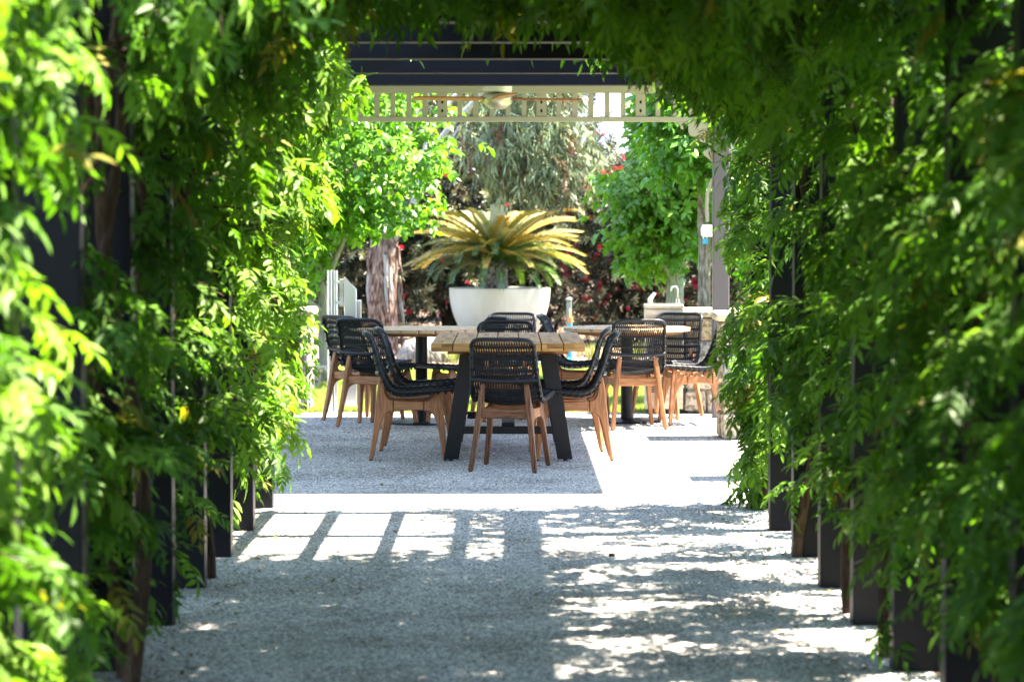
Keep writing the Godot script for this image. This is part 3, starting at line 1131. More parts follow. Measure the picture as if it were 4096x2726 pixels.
	b = MB.new()
	b.tube([Vector3(0.012, 0.547, 0.045), Vector3(0.012, 0.62, 0.045), Vector3(0.005, 0.65, 0.06)], [0.016, 0.014, 0.01], 8)
	part(p, "tap", b, M.chrome)
	var h := thing("garden_hose", "bright blue garden hose lying in loops on the bed", "hose", Vector3(0.36, 0.0, -27.7))
	b = MB.new()
	var pts := []
	for i in 90:
		var a := i * 0.26
		pts.append(Vector3(cos(a) * (0.17 + 0.012 * sin(i * 1.7)), 0.012 + 0.0016 * i, sin(a) * 0.12))
	for i in 14:
		var t := i / 13.0
		pts.append(Vector3(0.18 + 0.20 * t, 0.16 * (1 - t) + 0.03 * sin(t * 9.0) + 0.015, 0.02 + 0.1 * sin(t * 5.0)))
	b.tube(pts, 0.011, 6)
	part(h, "hose_coil", b, M.blue_plastic)
	# boulders and strappy tufts along the front of the bed
	for q in [[Vector3(-0.95, 0.05, -28.3), 0.36, "dark grey boulder seen under the left round table, beyond the lawn"], [Vector3(-2.25, 0.04, -27.9), 0.24, "small pale boulder by the grey tree trunk on the left"]]:
		tag(part(self, "boulder", blob(q[1], 0.7, 12, 9), M.bark_rough, Transform3D(Basis(Vector3.UP, rnd(0, 6)), q[0])), q[2], "boulder")
	b = MB.new()
	b.box(Vector3(-2.3, 0.03, -27.62), Vector3(1.5, 0.09, 0.05), 0.006)
	tag(part(self, "garden_edging", b, M.black_steel), "dark edging strip between lawn and bed on the left", "edging")
	b = MB.new()
	b.box(Vector3(-1.92, 0.16, -24.0), Vector3(0.34, 0.06, 0.3), 0.012)
	b.box(Vector3(-1.96, 0.045, -24.0), Vector3(0.2, 0.17, 0.2), 0.012)
	tag(part(self, "stone_stool", b, M.stone_buff), "small low stone stool on the lawn behind the left pier", "stool")
	var n := 0
	for q in [Vector3(-0.62, 0, -28.0), Vector3(-0.2, 0, -28.5), Vector3(0.98, 0, -28.1), Vector3(1.5, 0, -28.6), Vector3(-1.75, 0, -28.6), Vector3(2.05, 0, -28.2), Vector3(-2.9, 0, -28.4)]:
		var words: String = ["grassy tuft right of the boulder", "grassy tuft in front of the white bowl", "pale grassy tuft right of the standpipe", "grassy tuft behind the right round table", "grassy tuft at the foot of the gum tree", "grassy tuft behind the drinking fountain", "grassy tuft behind the left stone pier"][n]
		var t := thing("grass_clump", words, "grass clump", q)
		b = MB.new()
		for k in 90:
			var a := rnd(0, TAU)
			var r := rnd(0.0, 0.1)
			var foot := Vector3(cos(a) * r, 0, sin(a) * r)
			var reach := rnd(0.1, 0.3)
			b.col = Color(0.10, 0.125, 0.055).lerp(Color(0.25, 0.23, 0.12), rng.randf())
			var mid := foot + Vector3(cos(a) * reach * 0.45, rnd(0.16, 0.27), sin(a) * reach * 0.45)
			b.strip(foot, mid, Vector3(cos(a), 0.5, sin(a)), 0.009)
			b.strip(mid - (mid - foot) * 0.15, foot + Vector3(cos(a) * reach, rnd(0.05, 0.25), sin(a) * reach), Vector3.UP, 0.007)
		part(t, "leaves", b, M.leaf).set_meta("kind", "stuff")
		n += 1

func blob(r: float, flat: float, segs: int, rows: int) -> MB:
	var b := MB.new()
	var f := noise(FastNoiseLite.TYPE_SIMPLEX_SMOOTH, 1.6, rng.randi() % 1000, 3)
	var grid := []
	for i in rows + 1:
		var row := []
		for k in segs + 1:
			var a := TAU * (k % segs) / segs
			var e := PI * i / rows - PI / 2
			var d := Vector3(cos(a) * cos(e), sin(e), sin(a) * cos(e))
			var p := d * r * (1.0 + 0.35 * f.get_noise_3dv(d * 1.2))
			p.y *= flat
			row.append(b.vert(p, d))
		grid.append(row)
	for i in rows:
		for k in segs:
			b.quad(grid[i][k], grid[i][k + 1], grid[i + 1][k + 1], grid[i + 1][k])
	return b

# ------------------------------------------------------------------ the white bowl with its cycad
func frond_mesh(length: float, droop: float, pairs: int, a: Color, tip: Color, vee := 0.5, leaf := 0.15) -> ArrayMesh:
	var b := MB.new()
	var pts := []
	var p := Vector3.ZERO
	var ang := 0.0
	var n := 14
	for i in n + 1:
		pts.append(p)
		var t := float(i) / n
		ang = -droop * t * t
		p += Vector3(0, sin(ang), cos(ang)) * length / n
	b.col = a.lerp(Color(0.35, 0.27, 0.10), 0.4)
	var rad := []
	for i in n + 1:
		rad.append(lerpf(0.009, 0.003, float(i) / n))
	b.tube(pts, rad, 4, false)
	for k in pairs:
		var t := lerpf(0.10, 0.995, float(k) / (pairs - 1))
		var fi := t * n
		var i0 := mini(int(fi), n - 1)
		var at: Vector3 = pts[i0].lerp(pts[i0 + 1], fi - i0)
		var dir: Vector3 = (pts[i0 + 1] - pts[i0]).normalized()
		var up := Vector3.RIGHT.cross(dir) * -1.0
		var ln := leaf * (0.35 + 0.65 * sin(PI * pow(clampf(t, 0.02, 0.97), 0.75)))
		for s in [-1.0, 1.0]:
			b.col = a.lerp(tip, clampf(t + rnd(-0.25, 0.25), 0, 1))
			var d := (Vector3(s, 0, 0) * 0.85 + dir * (0.45 + 0.5 * t) + up * (vee + rnd(-0.1, 0.1))).normalized()
			b.strip(at, at + d * ln, up, 0.018)
	return b.mesh(M.frond)

func planter() -> void:
	var base := Vector3(-0.105, 0.0, -31.0)
	var p := thing("bowl_planter", "large off-white round bowl planter on the garden bed", "planter", base)
	var b := MB.new()
	var prof := [Vector2(0.0, 0.03), Vector2(0.26, 0.03), Vector2(0.30, 0.05)]
	for i in 14:
		var y := 0.735 - 0.735 * pow(1.0 - (i + 1) / 14.0, 1.35)
		prof.append(Vector2(0.645 * sqrt(1.0 - pow((0.735 - y) / 0.835, 2.0)), 0.06 + y))
	prof.append_array([Vector2(0.648, 0.798), Vector2(0.640, 0.806), Vector2(0.612, 0.806), Vector2(0.605, 0.798), Vector2(0.60, 0.72), Vector2(0.0, 0.72)])
	b.lathe(prof, 56)
	part(p, "bowl", b, M.white_bowl)
	b = MB.new()
	b.lathe([Vector2(0.601, 0.73), Vector2(0.3, 0.745), Vector2(0.0, 0.75)], 24)
	part(p, "potting_soil", b, M.soil)
	b = MB.new()
	b.lathe([Vector2(0.0, 0.03), Vector2(0.3, 0.03), Vector2(0.3, -0.02), Vector2(0.0, -0.02)], 24)
	part(p, "foot", b, M.stone_grey)
	# the cycad
	var q := thing("cycad", "sago palm with bronze upper fronds and dark green lower fronds in the white bowl", "sago palm", base + Vector3(-0.06, 0.74, 0))
	b = MB.new()
	b.lathe([Vector2(0.12, 0.0), Vector2(0.17, 0.1), Vector2(0.16, 0.3), Vector2(0.13, 0.42), Vector2(0.0, 0.47)], 14)
	part(q, "trunk", b, M.bark_rough)
	b = MB.new()
	for i in 160:
		var a := rnd(0, TAU)
		var y := rnd(0.04, 0.44)
		var at := Vector3(cos(a) * 0.14, y, sin(a) * 0.14)
		b.strip(at, at + Vector3(cos(a) * 0.05, 0.07, sin(a) * 0.05), Vector3.UP, 0.03)
	part(q, "leaf_base", b, M.bark_vine).set_meta("kind", "stuff")
	var gold := [frond_mesh(1.04, 0.72, 54, Color(0.25, 0.215, 0.03), Color(0.38, 0.34, 0.09)), frond_mesh(1.08, 0.9, 54, Color(0.30, 0.20, 0.024), Color(0.40, 0.26, 0.055)), frond_mesh(0.94, 0.6, 50, Color(0.21, 0.20, 0.035), Color(0.45, 0.42, 0.22))]
	var green := [frond_mesh(0.95, 1.6, 44, Color(0.03, 0.07, 0.015), Color(0.05, 0.12, 0.03), 0.3, 0.15), frond_mesh(0.88, 1.3, 42, Color(0.05, 0.12, 0.02), Color(0.09, 0.20, 0.03), 0.35, 0.15)]
	var pale := [frond_mesh(0.46, 0.3, 40, Color(0.55, 0.57, 0.48), Color(0.68, 0.70, 0.63), 0.9, 0.10)]
	var top := Vector3(0, 0.45, 0)
	for i in 48:
		var az := TAU * i / 48.0 * 1.0 + rnd(-0.1, 0.1)
		var el: float = [0.14, 0.40, 0.68][i % 3] + rnd(-0.08, 0.08)
		var d := Vector3(cos(az) * cos(el), sin(el), sin(az) * cos(el))
		put(q, "frond", gold[(i * 2 + i / 3) % 3], null, aim(top + d * 0.06, d, Vector3.UP, rnd(1.02, 1.2)))
	for i in 45:
		var az := TAU * i / 45.0 + rnd(-0.12, 0.12)
		var el: float = [0.42, 0.14, 0.62][i % 3] + rnd(-0.06, 0.08)
		var d := Vector3(cos(az) * cos(el), sin(el), sin(az) * cos(el))
		var m: int = 1 if cos(az) > 0.2 else 0
		put(q, "frond", green[m], null, aim(Vector3(0, rnd(0.28, 0.38), 0) + d * 0.1, d, Vector3.UP, rnd(0.85, 1.1)))
	for e in [[0.3, 1.45, 1.5], [1.8, 1.35, 1.3], [3.3, 1.25, 1.2], [5.0, 1.2, 1.15], [2.8, 1.05, 1.05], [0.2, 0.95, 1.15]]:
		var d := Vector3(cos(e[0]) * cos(e[1]), sin(e[1]), sin(e[0]) * cos(e[1]))
		put(q, "young_frond", pale[0], null, aim(top + Vector3(0, 0.06, 0.10), d, Vector3(-d.x, 0.1, 1.0), e[2]))

# ------------------------------------------------------------------ trees and shrubs beyond the terrace
func twig_mesh(leaves: int, ll: float, lw: float, spread: float, fold: float, curl: float) -> ArrayMesh:
	var b := MB.new()
	for i in leaves:
		var t := float(i) / maxf(leaves - 1, 1)
		var a := i * 2.4 + rnd(-0.3, 0.3)
		var d := Vector3(cos(a) * 0.9, sin(a) * 0.6 - 0.25, 0.35 + 0.5 * t).normalized()
		b.blade(Vector3(0, -0.02 * t, spread * t), d, Vector3(0, 1, 0.2) + rv() * 0.5, ll * rnd(0.75, 1.15), lw * rnd(0.85, 1.1), fold, curl)
	return b.mesh(null)

# points through an ellipsoid crown, crowded into clumps and towards the outside
func crown_points(c: Vector3, r: Vector3, clumps: int, per: int, clump_r: float, seed_: int) -> Array:
	var out := []
	var g := RandomNumberGenerator.new()
	g.seed = seed_
	for i in clumps:
		var d := Vector3(g.randfn(), g.randfn(), g.randfn()).normalized() * pow(g.randf(), 0.42)
		var cc := c + d * r
		var tone := g.randf()
		for k in per:
			var o := Vector3(g.randfn(), g.randfn() * 0.8, g.randfn()) * clump_r * 0.55
			out.append([cc + o, (o + d * 0.3 + Vector3(0, 0.1, 0)).normalized(), tone])
	return out

func crown(parent: Node, mesh: ArrayMesh, m: Material, pts: Array, dark: Color, lightc: Color, droop := 0.35) -> void:
	var xs := []
	var cs := []
	for q in pts:
		var d: Vector3 = q[1] + rv() * 0.6 + Vector3(0, -droop, 0)
		xs.append(aim(q[0], d, Vector3.UP + rv() * 0.7, rnd(0.75, 1.25)))
		cs.append(dark.lerp(lightc, clampf(q[2] * 0.6 + rnd(0.0, 0.45), 0, 1)))
	mesh.surface_set_material(0, m)
	scatter(parent, "crown", mesh, xs, cs)

func limb(b: MB, a: Vector3, c: Vector3, r0: float, r1: float, wob: float, sides := 8) -> void:
	var pts := []
	var rad := []
	var n := 9
	var o := Vector3(rnd(-1, 1), 0, rnd(-1, 1)) * wob
	for i in n + 1:
		var t := float(i) / n
		pts.append(a.lerp(c, t) + o * sin(t * PI) + Vector3(sin(t * 9.0 + o.x * 40.0), 0, cos(t * 7.0 + o.z * 40.0)) * wob * 0.18)
		rad.append(lerpf(r0, r1, t))
	b.tube(pts, rad, sides)

func trees() -> void:
	var pear := twig_mesh(6, 0.078, 0.05, 0.09, 0.18, 0.3)
	# left: bright pear tree
	var t := thing("pear_tree", "bright green glossy-leaved tree on the left behind the steel post", "tree", Vector3(-2.25, 0, -24.4))
	var b := MB.new()
	limb(b, Vector3(0.42, -0.1, 0), Vector3(0.40, 1.0, 0.1), 0.085, 0.065, 0.05)
	part(t, "trunk", b, M.bark_smooth)
	for q in [[Vector3(0.40, 0.98, 0.1), Vector3(-0.3, 2.6, 0.3)], [Vector3(0.40, 1.0, 0.1), Vector3(1.0, 2.3, 0.4)], [Vector3(0.40, 0.95, 0.1), Vector3(0.3, 3.2, -0.2)], [Vector3(0.41, 0.7, 0.1), Vector3(-0.35, 1.25, 0.5)], [Vector3(0.9, 2.0, 0.3), Vector3(1.6, 2.4, 0.4)]]:
		b = MB.new()
		limb(b, q[0], q[1], 0.035, 0.01, 0.1, 6)
		part(t, "branch", b, M.bark_smooth)
	var pts := crown_points(Vector3(0.15, 2.55, 0.2), Vector3(1.6, 1.35, 1.0), 215, 15, 0.30, 31)
	pts.append_array(crown_points(Vector3(0.25, 1.45, 0.3), Vector3(1.1, 0.55, 0.7), 95, 14, 0.26, 32))
	pts = pts.filter(func(q): return q[0].y > 1.5 or q[0].x < 0.45)
	crown(t, pear, M.glossy_leaf, pts, Color(0.07, 0.185, 0.022), Color(0.20, 0.36, 0.045))
	# right: green tree with smooth grey trunk
	t = thing("shade_tree", "leafy mid green tree with smooth grey trunk behind the drinking fountain", "tree", Vector3(1.72, 0, -24.8))
	b = MB.new()
	limb(b, Vector3(-0.08, -0.1, 0), Vector3(-0.02, 1.25, 0), 0.105, 0.085, 0.03, 10)
	part(t, "trunk", b, M.bark_smooth)
	for q in [[Vector3(-0.02, 1.15, 0), Vector3(0.35, 1.9, 0.1)], [Vector3(-0.02, 1.2, 0), Vector3(-0.4, 2.3, 0.2)], [Vector3(-0.02, 1.2, 0), Vector3(0.1, 3.0, 0)], [Vector3(-0.05, 1.0, 0.05), Vector3(-0.35, 1.6, 0.2)]]:
		b = MB.new()
		limb(b, q[0], q[1], 0.04, 0.012, 0.08, 6)
		part(t, "branch", b, M.bark_smooth)
	pts = crown_points(Vector3(-0.12, 2.35, 0.1), Vector3(0.66, 1.05, 0.6), 165, 14, 0.24, 41)
	pts.append_array(crown_points(Vector3(0.55, 2.6, -0.1), Vector3(0.8, 0.9, 0.6), 70, 14, 0.26, 42))
	pts.append_array(crown_points(Vector3(-0.18, 1.4, 0.1), Vector3(0.36, 0.3, 0.35), 22, 12, 0.17, 43))
	pts = pts.filter(func(q): return q[0].y < 2.15 or q[0].x > -0.42)
	crown(t, pear, M.glossy_leaf, pts, Color(0.07, 0.175, 0.024), Color(0.19, 0.33, 0.045))
	# right: second trunk with rough bark close behind the mauve post
	t = thing("rough_barked_tree", "rough grey-barked tree trunk close beside the mauve post", "tree", Vector3(1.78, 0, -21.8))
	b = MB.new()
	limb(b, Vector3(0.0, -0.1, 0), Vector3(-0.02, 1.5, 0), 0.062, 0.055, 0.015, 10)
	limb(b, Vector3(-0.02, 1.48, 0), Vector3(-0.08, 3.2, 0), 0.055, 0.03, 0.05, 8)
	part(t, "trunk", b, M.bark_rough)
	for q in [[Vector3(-0.02, 2.1, 0), Vector3(-0.38, 2.7, 0.1)], [Vector3(-0.02, 2.3, 0), Vector3(0.6, 3.1, 0.2)]]:
		b = MB.new()
		limb(b, q[0], q[1], 0.025, 0.01, 0.06, 6)
		part(t, "branch", b, M.bark_rough)
	pts = crown_points(Vector3(-0.1, 2.5, 0.15), Vector3(0.42, 0.75, 0.4), 55, 14, 0.22, 46)
	pts.append_array(crown_points(Vector3(0.5, 2.1, -0.1), Vector3(0.4, 0.8, 0.4), 40, 14, 0.22, 47))
	crown(t, pear, M.glossy_leaf, pts, Color(0.05, 0.155, 0.022), Color(0.15, 0.30, 0.045))
	# the gum tree with shedding bark and a weeping grey crown
	t = thing("gum_tree", "weeping gum tree with shaggy brown trunk left of the white bowl", "tree", Vector3(-1.50, 0, -29.6))
	b = MB.new()
	limb(b, Vector3(-0.02, -0.1, 0), Vector3(0.02, 1.35, 0), 0.20, 0.155, 0.03, 14)
	limb(b, Vector3(0.02, 1.3, 0), Vector3(-0.12, 3.9, -0.1), 0.15, 0.08, 0.12, 10)
	var tr := part(t, "trunk", b, M.bark_gum)
	for i in 26:
		# hanging strips of bark
		var a := rnd(0, TAU)
		var y := rnd(0.35, 1.5)
		b = MB.new()
		var at := Vector3(cos(a) * 0.185, y, sin(a) * 0.185)
		b.tube([at, at + Vector3(cos(a) * 0.02, -0.2, sin(a) * 0.02), at + Vector3(cos(a) * 0.035 + 0.02, -rnd(0.3, 0.5), sin(a) * 0.03)], [0.03, 0.024, 0.008], 5, true, 0.35)
		part(tr, "bark_strip", b, M.bark_gum if i % 3 else M.bark_smooth)
	for q in [[Vector3(0.02, 1.28, 0), Vector3(0.48, 2.6, 0.0), 0.06], [Vector3(0.42, 2.35, 0), Vector3(1.4, 3.5, 0.1), 0.045], [Vector3(0.3, 2.1, 0), Vector3(0.9, 2.8, 0.2), 0.03], [Vector3(0.0, 2.2, 0), Vector3(1.2, 3.7, -0.3), 0.05]]:
		b = MB.new()
		limb(b, q[0], q[1], q[2], q[2] * 0.4, 0.12, 7)
		part(t, "branch", b, M.bark_smooth)
	var hang := MB.new()
	for i in 16:
		var at := Vector3(rnd(-0.05, 0.05), rnd(-0.02, 0.02), 0.38 * i / 16.0)
		var d := Vector3(rnd(-0.5, 0.5), rnd(-0.5, 0.5), rnd(0.6, 1.0)).normalized()
		hang.blade(at, d, rv(), rnd(0.11, 0.18), 0.017, 0.1, 0.15)
	var xs := []
	var cs := []
	for q in crown_points(Vector3(1.62, 3.25, -0.9), Vector3(0.88, 1.15, 0.7), 66, 11, 0.24, 51) + crown_points(Vector3(1.85, 2.55, -0.9), Vector3(0.65, 0.55, 0.6), 34, 12, 0.22, 52):
		xs.append(aim(q[0], Vector3(rnd(-0.35, 0.75), -1, rnd(-0.6, 0.6)), rv(), rnd(0.6, 1.2)))
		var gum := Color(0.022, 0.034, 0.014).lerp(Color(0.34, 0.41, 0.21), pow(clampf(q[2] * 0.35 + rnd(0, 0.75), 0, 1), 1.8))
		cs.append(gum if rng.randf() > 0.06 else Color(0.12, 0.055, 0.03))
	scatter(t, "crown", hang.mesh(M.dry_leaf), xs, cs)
	# bottlebrush shrubs: dark twiggy masses with red flowers
	var bt := MB.new()
	for i in 22:
		var a := i * 2.4
		var at := Vector3(0, 0, 0.20 * i / 22.0)
		bt.blade(at, Vector3(cos(a), sin(a), 0.75), rv(), rnd(0.06, 0.095), 0.015, 0.1, 0.1)
	var btm := bt.mesh(M.dry_leaf)
	var brush := MB.new()
	for i in 90:
		var a := i * 2.4
		var z := 0.09 * i / 90.0
		brush.strip(Vector3(0, 0, z), Vector3(cos(a) * 0.045, sin(a) * 0.045, z + 0.012), Vector3(-sin(a), cos(a), 0), 0.006)
	var brm := brush.mesh(M.petal_red)
	var spots := [
		["dark bottlebrush shrub behind the gum tree", Vector3(-2.4, 0, -33.6), Vector3(1.5, 1.5, 0.9), 210, 40],
		["bottlebrush shrub left of the cycad crown, half dead with few red flowers", Vector3(-0.75, 0, -34.0), Vector3(1.15, 1.75, 0.9), 240, 50],
		["tall bottlebrush shrub behind the cycad crown", Vector3(0.5, 0, -34.6), Vector3(0.95, 1.9, 0.9), 210, 34],
		["bottlebrush shrub thick with red flowers right of the cycad", Vector3(1.75, 0, -33.2), Vector3(1.1, 1.32, 0.9), 230, 190],
		["dark bottlebrush shrub behind the drinking fountain", Vector3(2.9, 0, -33.8), Vector3(1.1, 1.5, 0.9), 200, 70],
	]
	var sd := 60
	for s in spots:
		t = thing("bottlebrush_shrub", s[0], "shrub", s[1])
		var rr: Vector3 = s[2]
		for k in 7:
			b = MB.new()
			limb(b, Vector3(rnd(-0.15, 0.15), -0.05, rnd(-0.1, 0.1)), Vector3(rnd(-0.8, 0.8) * rr.x, rr.y * rnd(1.1, 1.9), rnd(-0.5, 0.7) * rr.z), 0.035, 0.008, 0.12, 6)
			part(t, "branch", b, M.bark_vine)
		pts = crown_points(Vector3(0, rr.y, 0), rr, s[3], 11, 0.28, sd)
		xs = []
		cs = []
		for q in pts:
			if q[0].y < 0.06 - s[1].y:
				continue
			xs.append(aim(q[0], q[1] + rv() * 0.7 + Vector3(0, 0.15, 0), rv(), rnd(0.8, 1.4)))
			cs.append(Color(0.010, 0.013, 0.007).lerp(Color(0.035, 0.04, 0.02), rng.randf()) if rng.randf() < 0.80 else Color(0.27, 0.28, 0.15))  # a share of pale twigs: bright sparkle put into the leaf colour
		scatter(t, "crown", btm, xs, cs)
		for k in s[4]:
			var dd := Vector3(rnd(-1, 1), rnd(-0.85, 0.95), rnd(0.15, 0.9)).normalized()
			var at: Vector3 = Vector3(0, rr.y, 0) + dd * rr * rnd(0.92, 1.1)
			put(t, "flower", brm, null, aim(at, dd + Vector3(0, 0.4, 0) + rv() * 0.4, rv(), rnd(0.55, 1.1)))
		sd += 1
	# the leafy boundary beyond and to both sides
	var big := twig_mesh(8, 0.12, 0.07, 0.2, 0.2, 0.25)
	var far := [
		["far dark green tree closing the view behind the gum tree", Vector3(-3.6, 0, -41), Vector3(2.6, 3.4, 1.5), 190],
		["far dark green tree closing the view in the middle", Vector3(-1.0, 0, -43), Vector3(1.9, 2.35, 1.4), 170],
		["far dark green tree closing the view behind the right-hand trees", Vector3(5.4, 0, -41), Vector3(2.7, 3.2, 1.5), 200],
		["leafy tree outside the pergola on the left, beyond the posts", Vector3(-4.6, 0, -15.5), Vector3(1.5, 2.3, 2.6), 170],
		["leafy tree outside the pergola on the left, near the entrance", Vector3(-4.9, 0, -9.5), Vector3(1.5, 2.2, 2.4), 150],
		["leafy shrub bank outside the pergola on the right, near the entrance", Vector3(4.8, 0, -10.0), Vector3(1.3, 1.0, 3.4), 150],
		["leafy tree added out of view on the right to shade the near vine wall", Vector3(3.8, 0, -5.4), Vector3(1.35, 2.1, 2.1), 170],  # added beyond the frame, keeps the sun off the near right vine
		["leafy tree right of the pavilion, behind the stone wall", Vector3(6.6, 0, -23.0), Vector3(1.6, 2.2, 1.8), 150],
		["leafy tree left of the pavilion, behind the stone pier", Vector3(-4.9, 0, -22.5), Vector3(1.6, 2.2, 1.8), 150],
	]
	sd = 80
	for s in far:
		t = thing("garden_tree", s[0], "tree", s[1])
		var rr: Vector3 = s[2]
		b = MB.new()
		limb(b, Vector3(0, -0.1, 0), Vector3(0.05, rr.y * 1.3, 0), 0.12, 0.06, 0.08, 8)
		part(t, "trunk", b, M.bark_rough)
		pts = []
		for q in crown_points(Vector3(0, rr.y * 1.02, 0), rr, s[3], 14, 0.42, sd):
			if q[0].y > 0.05:
				pts.append(q)
		crown(t, big, M.glossy_leaf, pts, Color(0.04, 0.10, 0.018), Color(0.11, 0.22, 0.035))
		sd += 1

# ------------------------------------------------------------------ wisteria
# one compound leaf along +z: a drooping stalk with paired leaflets and one at the tip
func wisteria_leaf(pairs: int, length: float, droop: float, ll: float) -> MB:
	var b := MB.new()
	var pts := []
	var p := Vector3.ZERO
	var n := 8
	for i in n + 1:
		pts.append(p)
		var a := -droop * float(i) / n
		p += Vector3(0, sin(a), cos(a)) * length / n
	b.col = Color(0.95, 0.9, 0.75)
	b.tube(pts, [0.0022, 0.002, 0.002, 0.0018, 0.0017, 0.0015, 0.0013, 0.0012, 0.001], 3, false)
	b.col = Color.WHITE
	for k in pairs + 1:
		var t := lerpf(0.26, 1.0, float(k) / pairs)
		var fi := t * n
		var i0 := mini(int(fi), n - 1)
		var at: Vector3 = pts[i0].lerp(pts[i0 + 1], fi - i0)
		var dir: Vector3 = (pts[i0 + 1] - pts[i0]).normalized()
		var up := (Vector3.RIGHT.cross(dir) * -1.0).normalized()
		var size := ll * (0.78 + 0.34 * sin(PI * clampf(t, 0.1, 0.9)))
		if k == pairs:
			b.blade(at, dir, up, size * 1.1, size * 0.36, 0.22, 0.2)
		else:
			for s in [-1.0, 1.0]:
				var d := Vector3(s, 0, 0) * 0.8 + dir * rnd(0.45, 1.0) + up * rnd(-0.5, 0.2)
				b.blade(at, d, up + Vector3(s * 0.3, 0, 0) + rv() * 0.45, size * rnd(0.82, 1.12), size * rnd(0.29, 0.37), 0.22, rnd(0.05, 0.35))
	return b

var leaf_kinds: Array = []

func leaf_in_view(p: Vector3) -> bool:
	# roughly inside the picture, a little beyond its edges
	var d := -p.z
	return d > 3.0 and absf(p.x) < d * 0.235 and p.y < 1.5 + d * 0.10 and p.y > 1.5 - d * 0.19

# a leafy shoot: a stem that bends over under its leaves. Adds to the lists of leaves and to the stem mesh.
func shoot(stems: MB, leaves: Array, at: Vector3, dir: Vector3, length: float, droop: float, count: int, tone: float) -> void:
	var pts := []
	var p := at
	var d := dir.normalized()
	var n := 7
	for i in n + 1:
		pts.append(p)
		p += d * length / n
		d = (d + Vector3(0, -droop / n, 0) + rv() * 0.07).normalized()
	var rad := []
	for i in n + 1:
		rad.append(lerpf(0.0042, 0.0014, float(i) / n))
	var reach := 0
	while reach < n + 1 and not in_walkway(pts[reach]):
		reach += 1
	if reach >= 2:
		stems.tube(pts.slice(0, reach), rad.slice(0, reach), 4, false)
	for k in count:
		var t := lerpf(0.08, 1.0, float(k) / maxf(count - 1, 1))
		var fi := t * n
		var i0 := mini(int(fi), n - 1)
		var q: Vector3 = pts[i0].lerp(pts[i0 + 1], fi - i0)
		var sd: Vector3 = (pts[i0 + 1] - pts[i0]).normalized()
		var side := sd.cross(Vector3.UP)
		if side.length() < 0.1:
			side = rv()
		side = side.normalized() * (1.0 if k % 2 else -1.0)
		var ld := (sd * rnd(0.3, 0.9) + side * rnd(0.4, 1.0) + Vector3(0, rnd(-0.45, 0.4), 0) + rv() * 0.25 + Vector3(0.35 if at.x < 0.0 else -0.35, 0, 0)).normalized()
		if not in_walkway(q + ld * 0.19 - Vector3(0, 0.035, 0)):
			leaves.append([q, ld, tone + rnd(-0.2, 0.2)])

# the wall of foliage on one side: how likely a shoot is at distance d and height h
func wall_density(s: int, d: float, h: float) -> float:
	# thick just beyond each post, thin just before the next one, so that the posts show
	var u := fposmod(d - 6.3, 0.985) / 0.985
	var v := 1.0 - ((0.85 if h < 1.4 else 0.7) if s > 0 else (0.68 if h < 1.2 else 0.55)) * smoothstep(0.35, 0.75, u)
	if s < 0 and d > 7.8 and d < 8.32 and h > 1.35:
		v = 0.12
	if d < 7.3 and s < 0:
		v = 1.0 if d < 6.5 else 0.1 if h > 0.6 else 0.5
	if h < 0.7:
		v *= smoothstep(0.02, 0.42, h)
	if s < 0:
		if d > 12.0:
			v *= 0.85
		if h < 0.8 and d > 9.5:
			v *= 0.6
	else:
		# gaps between the posts through which the sun reaches the floor
		if h < 1.5 and ((d > 8.75 and d < 9.25) or (d > 10.7 and d < 10.95 and h < 1.0)):
			v = 0.0
		if d > 11.3:
			v *= 0.75
		if (d > 12.35 and d < 12.65) or (d > 11.4 and d < 11.9):
			v *= 0.35
	return v

func roof_density(x: float, d: float) -> float:
	if d < 4.7:
		return 1.0
	if d < 7.5:
		return 1.0 if x > 0.35 else 0.0
	if d > 9.3 and x < -0.1:
		return 0.0 if x > -1.15 else 0.25
	if d < 11.15:
		return 1.0 if x > -0.1 or d > 8.0 else 1.3
	if d < 11.5:
		return 0.5 if x > 0.2 else 0.15
	return 0.0 if x < 1.15 else 0.5

# the walkway is kept clipped: no leaf inside this arch
func in_walkway(p: Vector3) -> bool:
	var d := -p.z
	var h := p.y
	var wob := 0.14 * sin(d * 5.3 + h * 2.1) * sin(h * 6.1 - d * 1.7)
	var roof := 1.545 + 0.0784 * d if d < 9.3 else 2.36
	if p.x < 0.0:
		if d > 7.05 and d < 8.2 and h > 1.5 and h < 2.4 and p.x > -1.7 and rng.randf() < 0.7:
			return true
		var x := -p.x + wob
		if h < 0.45:
			return x < (1.0 if d < 7.2 else 1.2)
		if h < 1.6:
			return x < (0.98 if d < 7.2 else 0.95 if d < 9.4 else 1.10)
		if h < 2.06:
			return x < (0.84 if d < 11.5 else 0.90)
		return h < roof and x < 0.78
	if d > 8.78 and d < 9.22 and h < 1.5 and p.x > 0.8 and rng.randf() < 0.85:
		return true
	var x := p.x + wob
	if h < 0.45:
		return x < 1.22
	if h < 1.2:
		return x < (1.16 if d > 11.0 else 1.06)
	if h < 1.85:
		return x < (1.16 if d > 11.0 else 0.98)
	return h < roof - maxf(p.x - 0.28, 0.0) * (0.55 if d > 8.7 else 0.22)

